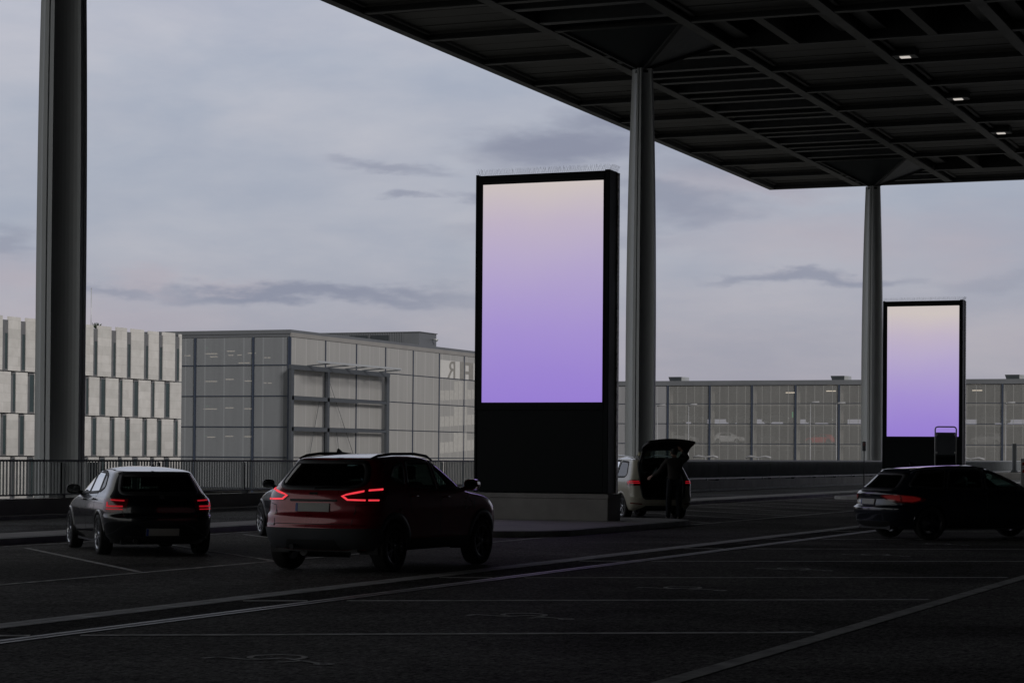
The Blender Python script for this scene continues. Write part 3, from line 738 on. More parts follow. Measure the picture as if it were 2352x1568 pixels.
class Body:
    def __init__(s, rear, front, width, L, Rr=.42, Rf=.6, pr=2.7, pf=2.4, taper=.04):
        s.yr = pchip(*zip(*rear)); s.yf = pchip(*zip(*front)); s.w = pchip(*zip(*width)); s.L = L; s.Rr = Rr; s.Rf = Rf; s.taper = taper
        s.ra = corner_table(pr, .85, Rr); s.fa = corner_table(pf, .85, Rf); s.cache = {}
        s.z0 = width[0][0]; s.z1 = width[-1][0]
    def lay(s, z):
        k = round(z, 5)
        if k not in s.cache:
            a, b, w_ = s.yr(z), s.yf(z), s.w(z); m = (b-a)*.48
            s.cache[k] = (a, b, w_, min(s.Rr, m), min(s.Rf, m))
        return s.cache[k]
    def pos(s, t, z, side=1):
        a, b, w_, rr, rf = s.lay(z); g = np.linspace(0, 1, 201)
        if t < 1: sx = np.interp(t, g, s.ra[0]); y = a+rr*np.interp(t, g, s.ra[1])
        elif t <= 2: sx = 1; y = a+rr+(b-rf-a-rr)*(t-1)
        else: sx = np.interp(3-t, g, s.fa[0]); y = b-rf*np.interp(3-t, g, s.fa[1])
        x = w_*sx*(1-s.taper*(2*y/s.L)**2)
        return Vector((side*x, y, z))
    def t_side(s, y, z):
        a, b, w_, rr, rf = s.lay(z); g = np.linspace(0, 1, 201)
        if y < a+rr: return float(np.interp((y-a)/rr, s.ra[1], g))
        if y > b-rf: return 3-float(np.interp((b-y)/rf, s.fa[1], g))
        return 1+(y-a-rr)/(b-rf-a-rr)
    def t_end(s, x, z, front=False):
        a, b, w_, rr, rf = s.lay(z); g = np.linspace(0, 1, 201); y = b if front else a
        sx = min(1, abs(x)/(w_*(1-s.taper*(2*(y)/s.L)**2)))
        return 3-float(np.interp(sx, s.fa[0], g)) if front else float(np.interp(sx, s.ra[0], g))
    def t_wrap(s, u, z):
        L = s.ra[2]; 
        if u < L: return u/L
        a, b, w_, rr, rf = s.lay(z); return 1+(u-L)/(b-rf-a-rr)
    def pt(s, space, p, off, side):
        u, z = p
        sgn = side
        if space == 'side': t = s.t_side(u, z)
        elif space == 'rear': t = s.t_end(u, z); sgn = 1 if u >= 0 else -1
        elif space == 'front': t = s.t_end(u, z, True); sgn = 1 if u >= 0 else -1
        else: t = s.t_wrap(u, z)
        q = s.pos(t, z, sgn)
        if off:
            e = .02; t1 = max(t-e, 0); t2 = min(t+e, 3); za = max(z-.01, s.z0); zb = min(z+.01, s.z1)
            du = s.pos(t2, z, sgn)-s.pos(t1, z, sgn); dz = s.pos(t, zb, sgn)-s.pos(t, za, sgn); n = du.cross(dz)
            if n.length < 1e-9: n = Vector((0, 0, 1))
            n.normalize(); n *= sgn
            q = q+n*off
        return q
def inpoly(p, poly):
    x, y = p; c = False; n = len(poly)
    for i in range(n):
        x1, y1 = poly[i]; x2, y2 = poly[(i+1) % n]
        if (y1 > y) != (y2 > y) and x < (x2-x1)*(y-y1)/(y2-y1)+x1: c = not c
    return c
def roundpoly(pts, r=.04, n=4):
    out = []; N = len(pts)
    for i in range(N):
        p = Vector(pts[i]); a = Vector(pts[i-1]); b = Vector(pts[(i+1) % N]); da = (a-p); db = (b-p)
        rr = min(r, da.length*.45, db.length*.45); p1 = p+da.normalized()*rr; p2 = p+db.normalized()*rr
        for k in range(n+1):
            t = k/n; q = p1*(1-t)**2+p*2*t*(1-t)+p2*t*t; out.append((q.x, q.y))
    return out
def patch(B, name, poly, space, m, parent, off=.004, thick=.012, side=1, step=.06, uv=None):
    bm = bmesh.new(); vs = [bm.verts.new((p[0], p[1], 0)) for p in poly]; bm.faces.new(vs)
    xs = [p[0] for p in poly]; ys = [p[1] for p in poly]
    for ax, lo, hi in ((0, min(xs), max(xs)), (1, min(ys), max(ys))):
        k = math.floor(lo/step)*step+step
        while k < hi-1e-4:
            g = bm.verts[:]+bm.edges[:]+bm.faces[:]
            bmesh.ops.bisect_plane(bm, geom=g, plane_co=((k, 0, 0) if ax == 0 else (0, k, 0)), plane_no=((1, 0, 0) if ax == 0 else (0, 1, 0)))
            k += step
    bm.normal_update()
    flat = {v: (v.co.x, v.co.y) for v in bm.verts}
    be = [e for e in bm.edges if len(e.link_faces) == 1]
    low = {}
    for e in be:
        for v in e.verts:
            if v not in low: low[v] = None
    for v, (a, b) in flat.items():
        v.co = B.pt(space, (a, b), off+thick*.0, side)
    for v in low: low[v] = bm.verts.new(B.pt(space, flat[v], off-thick, side))
    for e in be:
        a, b = e.verts
        try: bm.faces.new((a, b, low[b], low[a]))
        except ValueError: pass
    bmesh.ops.recalc_face_normals(bm, faces=bm.faces)
    me = bpy.data.meshes.new(name); bm.to_mesh(me); bm.free()
    me.polygons.foreach_set('use_smooth', [True]*len(me.polygons)); me.update()
    try: me.set_sharp_from_angle(angle=R(40))
    except Exception: pass
    return link_mesh(name, me, m, parent)
def stroke_pts(poly, w_, closed=True, step=.05):
    out = []; N = len(poly); pts = []
    rng = range(N if closed else N-1)
    for i in rng:
        a = Vector(poly[i]); b = Vector(poly[(i+1) % N]); n = max(1, int((b-a).length/step))
        for k in range(n): pts.append(a+(b-a)*k/n)
    if not closed: pts.append(Vector(poly[-1]))
    M2 = len(pts); res = []
    for i in range(M2):
        p = pts[i]; a = pts[i-1] if (closed or i > 0) else p; b = pts[(i+1) % M2] if (closed or i < M2-1) else p
        d = (b-a).normalized(); n = Vector((-d.y, d.x)); res.append((p-n*w_/2, p+n*w_/2))
    return res
def stroke(B, name, poly, w_, space, m, parent, off=.006, thick=.015, side=1, closed=True, join=None):
    mb = join or MB(); r = stroke_pts(poly, w_, closed); n = len(r); vs = []
    for a, b in r:
        vs += [B.pt(space, a, off, side), B.pt(space, b, off, side), B.pt(space, a, off-thick, side), B.pt(space, b, off-thick, side)]
    fs = []
    for i in range(n if closed else n-1):
        j = (i+1) % n; fs += [(4*i, 4*i+1, 4*j+1, 4*j), (4*i+2, 4*i, 4*j, 4*j+2), (4*i+1, 4*i+3, 4*j+3, 4*j+1)]
    if not closed: fs += [(0, 2, 3, 1), (4*(n-1), 4*(n-1)+1, 4*(n-1)+3, 4*(n-1)+2)]
    mb.add(vs, fs, True)
    return mb.build(name, m, parent) if join is None else None
def wheel_meshes(r, wd, rimr, spokes, style, m_rim):
    T = MB(); T.lathe([(rimr, -wd*.46), (r*.86, -wd*.5), (r*.97, -wd*.46), (r, -wd*.34), (r, wd*.34), (r*.97, wd*.46), (r*.86, wd*.5), (rimr, wd*.46), (rimr*.97, wd*.3), (rimr*.97, -wd*.3), (rimr, -wd*.46)], 40, 'x')
    Rm = MB(); Rm.lathe([(rimr, wd*.47), (rimr*.93, wd*.46), (rimr*.90, wd*.30), (rimr*.88, -wd*.3)], 40, 'x')
    Rm.lathe([(0, wd*.40), (rimr*.16, wd*.40), (rimr*.22, wd*.34), (rimr*.22, wd*.1)], 20, 'x')
    for k in range(spokes):
        a0 = 2*math.pi*k/spokes
        for da in ((-.11, .11) if style else (0,)):
            a = a0+da; b = a0+da*1.9
            p = Vector((wd*.33, rimr*.16*math.cos(a0), rimr*.16*math.sin(a0))); q = Vector((wd*.42, rimr*.93*math.cos(b), rimr*.93*math.sin(b)))
            Rm.bar(p, q, rimr*(.11 if style else .2), wd*.10, up=(1, 0, 0))
    H = MB(); H.lathe([(0, wd*.12), (rimr*.7, wd*.12), (rimr*.7, wd*.02), (0, wd*.02)], 28, 'x')
    return H.mesh('wheel'), T.mesh('tyre'), Rm.mesh('rim')
def make_car(name, B, spec, label, cat, group=None):
    c = empty(name, (0, 0, 0), 0, label, cat, group)
    pm_ = spec['paint']; wr = spec['wr']; ya, yb = spec['axles']; arch = spec.get('arch', wr+.055)
    side_w = [roundpoly(p, .05) for p in spec['side_windows']]; rear_w = spec.get('rear_window'); front_w = spec.get('windscreen')
    hole = spec.get('hole')
    # shell
    nz = spec.get('nz', 64); zs = [B.z0+(B.z1-B.z0)*k/nz for k in range(nz+1)]
    zs = sorted(set([round(z, 4) for z in zs]+[round(B.z1-.07+.07*k/16, 4) for k in range(17)]))
    q = spec.get('q', 1.0)
    ts = list(np.linspace(0, 1, int(18*q)+2))[:-1]+list(np.linspace(1, 2, int(90*q)))[:-1]+list(np.linspace(2, 3, int(16*q)+2))
    n = len(ts)
    row = [(t, 1) for t in ts]+[(t, -1) for t in ts[::-1][1:-1]]
    N = len(row); vs = [B.pos(t, z, s_) for z in zs for t, s_ in row]; fs = []; keepf = []
    for i in range(len(zs)-1):
        for k in range(N):
            k2 = (k+1) % N; f = (i*N+k, i*N+k2, (i+1)*N+k2, (i+1)*N+k)
            cc = (vs[f[0]]+vs[f[1]]+vs[f[2]]+vs[f[3]])/4; w_ = B.w(cc.z); t = row[k][0]
            if abs(cc.x) > .62 and (min(abs(cc.y-ya), abs(cc.y-yb)) < .7):
                if any((cc.y-yy)**2+(cc.z-wr)**2 < arch**2 for yy in (ya, yb)): continue
            if t > .25 and any(inpoly((cc.y, cc.z), p) for p in side_w) and abs(cc.x) > w_*.7: continue
            if t < 1 and rear_w and inpoly((cc.x, cc.z), rear_w): continue
            if t >= 1.9 and front_w and inpoly((cc.x, cc.z), front_w): continue
            if hole and t < 1.02 and inpoly((cc.x, cc.z), hole): continue
            fs.append(f)
    k0 = (len(zs)-1)*N; fs.append(tuple(range(k0, k0+N)))
    mb = MB(); mb.add(vs, fs, True); mb.sm[-1] = False; body = mb.build('body', pm_, c)
    # floor, inner tub and liner
    fl = MB(); zl = B.z0-.02; yr0, yf0, w0 = B.yr(.4), B.yf(.4), B.w(.35)
    fl.box(-w0+.06, w0-.06, ya+arch+.02, yb-arch-.02, zl, zl+.12); fl.box(-.62, .62, yr0+.18, yf0-.2, zl, zl+.115)
    for yy in (ya, yb):
        for s_ in (-1, 1):
            vs2 = []; m_ = 14
            for k in range(m_+1):
                a = math.pi*k/m_*1.16-.08*math.pi
                for xo in (.55, B.w(wr)-.015): vs2.append((s_*xo, yy+(arch+.0)*math.cos(a), wr+(arch+.0)*math.sin(a)))
            fl.add(vs2, [(2*k, 2*k+1, 2*k+3, 2*k+2) for k in range(m_)])
            fl.add([(s_*.55, yy-arch, zl), (s_*.55, yy+arch, zl), (s_*.55, yy+arch, wr+arch), (s_*.55, yy-arch, wr+arch)], [(0, 1, 2, 3)])
    fl.build('underbody', M_['plastic'], c)
    tub = MB(); zb = spec['belt']; yc0 = B.yr(zb)+.12; yc1 = spec['cowl']
    tub.box(-.72, .72, yc0+.2, yc1-.1, zl+.15, zl+.2)
    tub.box(-.70, .70, yc1-.35, yc1-.08, .45, zb-.03); 
    if not hole: tub.box(-.68, .68, yc0+.02, yc0+.35, zb-.18, zb-.10)
    tub.build('cabin_floor', M_['plastic'], c)
    for (yy, xs_) in ((spec['seat1'], (-.37, .37)), (spec['seat2'], (-.42, 0, .42))):
        for x in xs_:
            st = MB(); wdt = .24 if len(xs_) == 2 else .2
            st.prism(rrect(x-wdt, x+wdt, yy-.05, yy+.45, .06, 3), zl+.22, zb-.42)
            st.add([(x-wdt, yy-.08, zb-.45), (x+wdt, yy-.08, zb-.45), (x+wdt, yy+.06, zb-.45), (x-wdt, yy+.06, zb-.45), (x-wdt*.85, yy-.22, zb+.13), (x+wdt*.85, yy-.22, zb+.13), (x+wdt*.85, yy-.12, zb+.13), (x-wdt*.85, yy-.12, zb+.13)],
                   [(0,3,2,1),(4,5,6,7),(0,1,5,4),(1,2,6,5),(2,3,7,6),(3,0,4,7)])
            so_ = st.build('seat', M_['fabric'], c, .03)
            hr = MB(); hr.prism(rrect(x-.13, x+.13, yy-.27, yy-.16, .045, 3), zb+.17, zb+.35); hr.build('headrest', M_['fabric'], so_, .03)
    sw = MB(); sx = -.37; cy_ = spec['seat1']+.55
    pts = [(sx+.18*math.cos(a), cy_+.06*math.sin(a), zb-.06+.17*math.sin(a)) for a in np.linspace(0, 2*math.pi, 25)]
    sw.tube(pts, .014, 6, False).build('steering_wheel', M_['plastic'], c)
    # glass and frames
    gm = spec.get('glass', M_['carglass']); tr_ = spec.get('trim', M_['plastic'])
    for i, p in enumerate(side_w):
        for s_ in (-1, 1):
            g = patch(B, 'side_window', p, 'side', gm if i == 0 else spec.get('rearglass', gm), c, .001, .002, s_)
            stroke(B, 'window_seal', p, .045, 'side', tr_, g, .005, .02, s_)
    if rear_w and not hole:
        g = patch(B, 'rear_window', roundpoly(rear_w, .08), 'rear', spec.get('rearglass', gm), c, .001, .002)
        stroke(B, 'window_seal', roundpoly(rear_w, .08), .06, 'rear', M_['plastic'], g, .004, .02)
    if front_w:
        g = patch(B, 'windscreen', front_w, 'front', M_['carglass'], c, .001, .002)
        stroke(B, 'window_seal', front_w, .06, 'front', M_['plastic'], g, .004, .02)
    if spec.get('pillar'):
        for p in spec['pillar']:
            for s_ in (-1, 1): patch(B, 'pillar_trim', p, 'side', M_['plastic'], c, .0035, .01, s_)
    # arches
    am = spec.get('archmat', pm_); aw = spec.get('archw', .045)
    for yy in (ya, yb):
        z_min = B.z0+.01; a0 = math.asin(max(-1, min(1, (z_min-wr)/(arch+aw/2))))
        pl = [(yy+(arch+aw/2-.012)*math.cos(a), wr+(arch+aw/2-.012)*math.sin(a)) for a in np.linspace(a0, math.pi-a0, 30)]
        for s_ in (-1, 1): stroke(B, 'wheel_arch', pl, aw, 'side', am, c, .010, .05, s_, closed=False)
    # door gaps
    for pl in spec.get('seams', []):
        for s_ in (-1, 1): stroke(B, 'panel_gap', pl, .009, 'side', M_['plastic'], body, .0012, .004, s_, closed=False)
    for pl in spec.get('rear_seams', []): stroke(B, 'panel_gap', pl, .009, 'rear', M_['plastic'], body, .0012, .004, 1, closed=False)
    for (y, z) in spec.get('handles', []):
        for s_ in (-1, 1):
            hm_ = MB(); a = B.pt('side', (y-.09, z), .03, s_); b = B.pt('side', (y+.09, z), .03, s_)
            a0_ = B.pt('side', (y-.09, z), 0, s_); b0_ = B.pt('side', (y+.09, z), 0, s_)
            hm_.tube([a0_, a, b, b0_], .013, 6); hm_.build('door_handle', pm_, c)
    # wheels
    wm = wheel_meshes(wr, spec.get('ww', .215), spec['rimr'], spec.get('spokes', 5), spec.get('dbl', 1), None)
    for yy in (ya, yb):
        for s_ in (-1, 1):
            wo_ = link_mesh('wheel', wm[0], M_['disc'], c); wo_.location = (s_*(spec['track']/2), yy, wr); wo_.rotation_euler = (0, 0, 0 if s_ > 0 else math.pi)
            link_mesh('tyre', wm[1], M_['tyre'], wo_); link_mesh('rim', wm[2], spec.get('rim', M_['rim']), wo_)
    # mirrors
    my, mz = spec['mirror']
    for s_ in (-1, 1):
        b0 = B.pt('side', (my, mz), 0, s_); x0 = b0.x
        mm = MB(); mm.bar((x0-s_*.02, my, mz-.02), (x0+s_*.12, my-.02, mz+.03), .03, .06)
        prof = []
        cx_ = x0+s_*.19
        vs3 = []; fs3 = []; nn = 14
        for k, (yo, sc_) in enumerate(((.10, .35), (.07, .75), (.0, 1.0), (-.07, .98))):
            for a in range(nn):
                an = 2*math.pi*a/nn; ex = .115*math.copysign(abs(math.cos(an))**.7, math.cos(an)); ez = .08*math.copysign(abs(math.sin(an))**.7, math.sin(an))
                vs3.append((cx_+ex*sc_, my+yo, mz+.07+ez*sc_))
        for k in range(3):
            for a in range(nn): fs3.append((k*nn+a, k*nn+(a+1) % nn, (k+1)*nn+(a+1) % nn, (k+1)*nn+a))
        fs3 += [tuple(range(nn)), tuple(range(3*nn, 4*nn))[::-1]]
        mm.add(vs3, fs3, True); mo = mm.build('door_mirror', spec.get('mirmat', pm_), c)
        gl_ = MB(); gl_.add([(cx_+.095*math.copysign(abs(math.cos(t_))**.7, math.cos(t_)), my-.073, mz+.07+.062*math.copysign(abs(math.sin(t_))**.7, math.sin(t_))) for t_ in np.linspace(0, 2*math.pi, 15)[:-1]], [tuple(range(14))])
        gl_.build('mirror_glass', M_['mirror'], mo)
    # number plate
    if spec.get('plate'):
        px, pz, ph_ = spec['plate']; pw_ = .26
        pp = patch(B, 'number_plate', [(px-pw_, pz-ph_/2), (px+pw_, pz-ph_/2), (px+pw_, pz+ph_/2), (px-pw_, pz+ph_/2)], 'rear', M_['plate'], c, .022, .03)
        patch(B, 'plate_band', [(px-pw_+.004, pz-ph_/2+.004), (px-pw_+.04, pz-ph_/2+.004), (px-pw_+.04, pz+ph_/2-.004), (px-pw_+.004, pz+ph_/2-.004)], 'rear', M_['plateblue'], pp, .0245, .003)
    for y_ in spec.get('antenna', []):
        z_ = B.z1; am_ = MB(); am_.add([(0, y_+.09, z_-.005), (.03, y_-.07, z_-.005), (-.03, y_-.07, z_-.005), (0, y_-.09, z_+.055), (0, y_-.05, z_+.06)], [(0,1,3,4)[:3], (0,3,4), (0,4,2)[:3], (2,4,3), (1,2,3), (0,1,4), (0,2,1)])
        am_.build('roof_antenna', M_['plastic'], c)
    return c, B

def tail_lamp(B, c, poly, glow, strips, space='wrap', dim=None):
    for s_ in (-1, 1):
        l = patch(B, 'tail_light', poly, space, M_['lens'], c, .010, .02, s_, .04)
        for p in strips: patch(B, 'light_strip', p, space, glow, l, .014, .006, s_, .04)
def headlamp(B, c, x0, x1, z0, z1):
    for s_ in (-1, 1):
        poly = [(s_*x0, z0+.02), (s_*x1, z0+.05), (s_*x1, z1), (s_*x0, z1-.03)]
        patch(B, 'headlight', poly if s_ > 0 else poly[::-1], 'front', M_['chrome'], c, .006, .02, s_)
def place(c, x, y, head): c.location = (x, y, .004); c.rotation_euler = (0, 0, head)

# --- red crossover
Bs = Body([(.30,-2.00),(.36,-2.11),(.50,-2.165),(.60,-2.185),(.625,-2.175),(.66,-2.165),(.76,-2.15),(.80,-2.10),(.92,-2.085),(1.06,-2.06),(1.12,-2.01),(1.25,-1.90),(1.42,-1.755),(1.50,-1.70),(1.535,-1.67),(1.555,-1.50),(1.58,-1.1),(1.60,-.6),(1.612,-.2)],
          [(.30,1.95),(.45,2.14),(.60,2.18),(.80,2.15),(.92,2.04),(1.0,1.80),(1.05,1.38),(1.09,1.16),(1.2,.98),(1.35,.74),(1.48,.49),(1.54,.33),(1.575,.16),(1.60,.0),(1.612,-.10)],
          [(.30,.83),(.45,.885),(.62,.90),(.85,.905),(1.0,.89),(1.10,.865),(1.15,.835),(1.3,.765),(1.45,.695),(1.52,.655),(1.56,.60),(1.59,.47),(1.605,.30),(1.612,.15)], 4.38, .45, .7, 2.5, 2.3)
P_red = paint('maroon_paint', (.22,.004,.014), .25, .3)
suv, _ = make_car('crossover_car', Bs, dict(paint=P_red, wr=.345, axles=(-1.39,1.256), track=1.58, rimr=.235, spokes=5, rim=M_['rimd'], belt=1.08, cowl=1.1, seat1=.1, seat2=-.8,
    side_windows=[[(.98,1.12),(.44,1.43),(.0,1.50),(-.05,1.12)], [(-.13,1.12),(-.08,1.505),(-.74,1.495),(-.92,1.17)], [(-1.0,1.19),(-.84,1.475),(-1.12,1.42),(-1.32,1.28)]],
    rear_window=[(-.66,1.19),(-.50,1.135),(.50,1.135),(.66,1.19),(.585,1.40),(.52,1.49),(-.52,1.49),(-.585,1.40)], rearglass=M_['privacy'], windscreen=[(-.68,1.12),(.68,1.12),(.56,1.50),(-.56,1.50)],
    archmat=M_['cladding'], archw=.085, arch=.395, mirror=(.80,1.10), plate=(0,.875,.115), handles=[(.08,1.0),(-.85,1.02)],
    seams=[[(-.09,1.10),(-.09,.36)],[(1.0,1.03),(.96,.80)],[(-.96,1.16),(-.95,.80)]], rear_seams=[[(-.80,.93),(-.62,.90),(-.60,.655),(.60,.655),(.62,.90),(.80,.93)]], antenna=[-1.35]),
    'dark red crossover car with glowing boomerang tail lights driving past the large display board', 'car')
patch(Bs, 'rear_bumper', [(-.0001+0, .33), (1.12, .33), (1.12, .52), (.99,.60), (0, .60)], 'wrap', M_['cladding'], suv, .012, .03)
patch(Bs, 'rear_bumper', [(0, .33), (1.12, .33), (1.12, .52), (.99,.60), (0, .60)], 'wrap', M_['cladding'], suv, .012, .03, -1)
patch(Bs, 'skid_plate', [(-.42,.33),(.42,.33),(.36,.45),(-.36,.45)], 'rear', M_['plastic'], suv, .022, .02)
for s_ in (-1, 1):
    patch(Bs, 'sill_cladding', [(-.98,.31),(.86,.31),(.88,.44),(-1.0,.44)], 'side', M_['cladding'], suv, .012, .02, s_)
    patch(Bs, 'reflector', [(.60,.625),(.78,.625),(.78,.652),(.60,.652)], 'wrap', M_['lens'], suv, .012, .01, s_)
lp = [(.40,1.03),(.48,.965),(.80,.955),(1.02,.965),(1.16,1.06),(1.12,1.135),(.98,1.13),(.70,1.09),(.48,1.055)]
tail_lamp(Bs, suv, lp, M_['tail'], [[(.41,1.03),(.495,.972),(.74,.966),(.74,.988),(.51,.993),(.455,1.033),(.72,1.082),(.72,1.104),(.49,1.06)],
     [(.775,.966),(.93,.966),(.93,.988),(.775,.988)], [(.775,1.092),(1.0,1.108),(1.0,1.13),(.775,1.114)]])
patch(Bs, 'brake_light', [(-.16,1.512),(.16,1.512),(.16,1.522),(-.16,1.522)], 'rear', M_['lens'], suv, .006, .01)
patch(Bs, 'badge', [(-.06,1.045),(.06,1.045),(.06,1.075),(-.06,1.075)], 'rear', M_['chrome'], suv, .010, .01)
patch(Bs, 'plate_trim', [(-.36,.955),(.36,.955),(.36,.985),(-.36,.985)], 'rear', M_['plastic'], suv, .018, .03)
for s_ in (-1, 1):
    mb = MB(); mb.tube([(s_*.56,-1.5,1.535),(s_*.565,-1.32,1.572),(s_*.57,-.95,1.600),(s_*.575,-.3,1.605),(s_*.565,.08,1.575),(s_*.555,.26,1.52)], [.014,.02,.02,.02,.02,.014], 8); mb.build('roof_rail', M_['plastic'], suv)
mb = MB(); mb.tube([(-.25,-2.16,.36),(-.25,-2.22,.35)], .035, 10); mb.tube([(-.25,-1.9,.27),(-.25,-1.7,.25),(.3,-1.6,.25)], .06, 10); mb.build('exhaust', M_['plastic'], suv)
mb = MB(); mb.tube([(0,-2.06,1.12),(.02,-2.02,1.14),(.36,-1.99,1.155)], .012, 6); mb.build('wiper', M_['plastic'], suv)
headlamp(Bs, suv, .45, .82, .82, .95)
place(suv, -13.60, 28.5, R(-3.5))

# --- black hatchback
hat_rear = [(.20,-1.98),(.28,-2.08),(.40,-2.13),(.55,-2.155),(.62,-2.15),(.655,-2.10),(.80,-2.09),(.90,-2.06),(.96,-2.00),(1.10,-1.88),(1.25,-1.74),(1.31,-1.70),(1.335,-1.66),(1.355,-1.45),(1.385,-1.1),(1.41,-.7),(1.42,-.35)]
hat_front = [(.20,1.95),(.35,2.12),(.50,2.155),(.65,2.11),(.75,1.98),(.83,1.72),(.90,1.36),(.94,1.14),(1.05,.96),(1.15,.76),(1.25,.54),(1.33,.32),(1.375,.14),(1.41,-.06),(1.42,-.15)]
hat_w = [(.20,.79),(.35,.855),(.55,.875),(.70,.88),(.85,.865),(.93,.835),(.98,.80),(1.1,.74),(1.25,.67),(1.32,.63),(1.36,.58),(1.39,.46),(1.41,.30),(1.42,.15)]
Bh = Body(hat_rear, hat_front, hat_w, 4.32, .48, .7, 2.45, 2.3)
P_blk = paint('black_paint', (.006,.008,.012), .2, .25)
hspec = dict(paint=P_blk, wr=.325, axles=(-1.30,1.39), track=1.55, rimr=.235, spokes=5, belt=.92, cowl=1.05, seat1=.05, seat2=-.8, glass=glass('sky_glass', (.35,.38,.38), 1.0, .02, 1.95),
    side_windows=[[(.90,.975),(.38,1.26),(-.08,1.335),(-.12,.975)], [(-.19,.975),(-.14,1.335),(-.76,1.32),(-.90,1.0)], [(-.95,1.005),(-.82,1.31),(-1.04,1.26),(-1.22,1.08)]],
    rear_window=[(-.62,.99),(.62,.99),(.555,1.22),(.53,1.285),(-.53,1.285),(-.555,1.22)], rearglass=M_['privacy'], windscreen=[(-.66,.97),(.66,.97),(.54,1.31),(-.54,1.31)],
    arch=.365, mirror=(.76,.955), mirmat=M_['plastic'], plate=(0,.385,.11), handles=[(-.05,.86),(-.88,.88)], trim=M_['plastic'],
    seams=[[(-.15,.95),(-.15,.28)],[(.96,.92),(.94,.72)],[(-.92,.98),(-.92,.68)]], rear_seams=[[(-.66,.88),(-.58,.62),(.58,.62),(.66,.88)]], antenna=[-1.25])
hatch, _ = make_car('hatchback_car', Bh, hspec, 'black hatchback with silver wheels parked at the left in front of the railing', 'car')
tail_lamp(Bh, hatch, [(.54,.90),(.56,.72),(.80,.69),(.98,.70),(1.06,.80),(1.04,.90),(.85,.915)], M_['tailred'],
          [[(.60,.865),(.84,.875),(.84,.893),(.60,.883)], [(.62,.775),(.92,.775),(.92,.855),(.895,.855),(.875,.80),(.62,.80)], [(.62,.735),(.92,.735),(.92,.75),(.62,.75)]])
patch(Bh, 'lower_bumper', [(-.62,.215),(.62,.215),(.56,.32),(-.56,.32)], 'rear', M_['plastic'], hatch, .010, .02)
patch(Bh, 'badge', [(-.04,.90),(.04,.90),(.04,.97),(-.04,.97)], 'rear', M_['chrome'], hatch, .012, .01)
mb = MB(); mb.tube([(-.42,-2.02,.24),(-.42,-2.12,.24)], .035, 10); mb.build('exhaust', M_['disc'], hatch)
headlamp(Bh, hatch, .4, .78, .66, .78)
place(hatch, -19.31, 30.95, R(43)); hatch.scale = (.985, .985, .97)

# --- dark car mostly hidden behind the red one
Bk = Body(hat_rear, hat_front, hat_w, 4.32, .40, .8, 2.8, 2.2)
P_nv = paint('navy_paint', (.02,.025,.04), .3, .25)
kspec = dict(hspec); kspec.update(paint=P_nv, rim=M_['rim'], spokes=9, dbl=0, antenna=[])
hid, _ = make_car('parked_car', Bk, kspec, 'dark parked car almost hidden behind the red crossover, only a front corner and wheel showing', 'car')
tail_lamp(Bk, hid, [(.54,.90),(.56,.72),(1.05,.70),(1.16,.80),(1.13,.90)], M_['lens'], [])
headlamp(Bk, hid, .4, .80, .64, .77)
place(hid, -19.10, 37.20, R(43))

# --- dark estate
Be = Body([(.22,-2.08),(.30,-2.24),(.42,-2.30),(.56,-2.335),(.62,-2.33),(.645,-2.27),(.70,-2.26),(.78,-2.245),(.88,-2.26),(.93,-2.22),(1.05,-2.08),(1.20,-1.93),(1.31,-1.82),(1.345,-1.78),(1.368,-1.60),(1.398,-1.15),(1.425,-.55),(1.436,-.2)],
          [(.22,2.1),(.35,2.28),(.50,2.34),(.65,2.30),(.76,2.15),(.84,1.85),(.91,1.45),(.96,1.22),(1.06,1.03),(1.16,.82),(1.26,.59),(1.34,.37),(1.385,.20),(1.425,.02),(1.436,-.08)],
          [(.22,.82),(.36,.885),(.55,.905),(.70,.91),(.85,.89),(.93,.85),(.98,.81),(1.1,.745),(1.25,.67),(1.33,.625),(1.375,.57),(1.405,.45),(1.425,.30),(1.436,.15)], 4.70, .50, .75, 2.5, 2.3)
P_navy = paint('midnight_paint', (.008,.013,.024), .3, .22)
est, _ = make_car('estate_car', Be, dict(paint=P_navy, wr=.325, axles=(-1.34,1.47), track=1.56, rimr=.23, spokes=5, rim=M_['rimd'], belt=.94, cowl=1.15, seat1=.1, seat2=-.8, glass=M_['carglass'],
    side_windows=[[(1.0,.99),(.46,1.27),(.0,1.345),(-.06,.985)], [(-.14,.985),(-.08,1.345),(-.80,1.335),(-.94,.99)], [(-1.02,.99),(-.88,1.33),(-1.50,1.29),(-1.76,1.03)]],
    rear_window=[(-.66,.965),(.66,.965),(.60,1.10),(.535,1.27),(-.535,1.27),(-.60,1.10)], rearglass=M_['privacy'], windscreen=[(-.68,.99),(.68,.99),(.54,1.32),(-.54,1.32)],
    arch=.36, mirror=(.92,.98), plate=(0,.725,.105), handles=[(-.05,.88),(-.95,.90)],
    seams=[[(-.10,.96),(-.10,.30)],[(1.08,.92),(1.04,.70)],[(-.98,.96),(-.94,.70)]], rear_seams=[[(-.80,.70),(-.62,.665),(.62,.665),(.80,.70)], [(-.42,.81),(.42,.81)]], antenna=[-1.25]),
    'dark blue-black estate car with red tail lights at the right edge', 'car')
tail_lamp(Be, est, [(.42,.835),(.56,.765),(.80,.715),(1.10,.70),(1.36,.735),(1.40,.79),(1.20,.845),(.80,.87),(.50,.865)], M_['taildim'],
          [[(.50,.835),(.60,.785),(.86,.74),(.86,.855),(.60,.855)],[(.89,.735),(1.10,.725),(1.26,.76),(1.28,.80),(1.10,.835),(.89,.85)]])
patch(Be, 'bumper_trim', [(-.70,.26),(.70,.26),(.64,.36),(-.64,.36)], 'rear', M_['plastic'], est, .010, .02)
patch(Be, 'badge', [(-.10,.835),(.10,.835),(.10,.86),(-.10,.86)], 'rear', M_['chrome'], est, .008, .01)
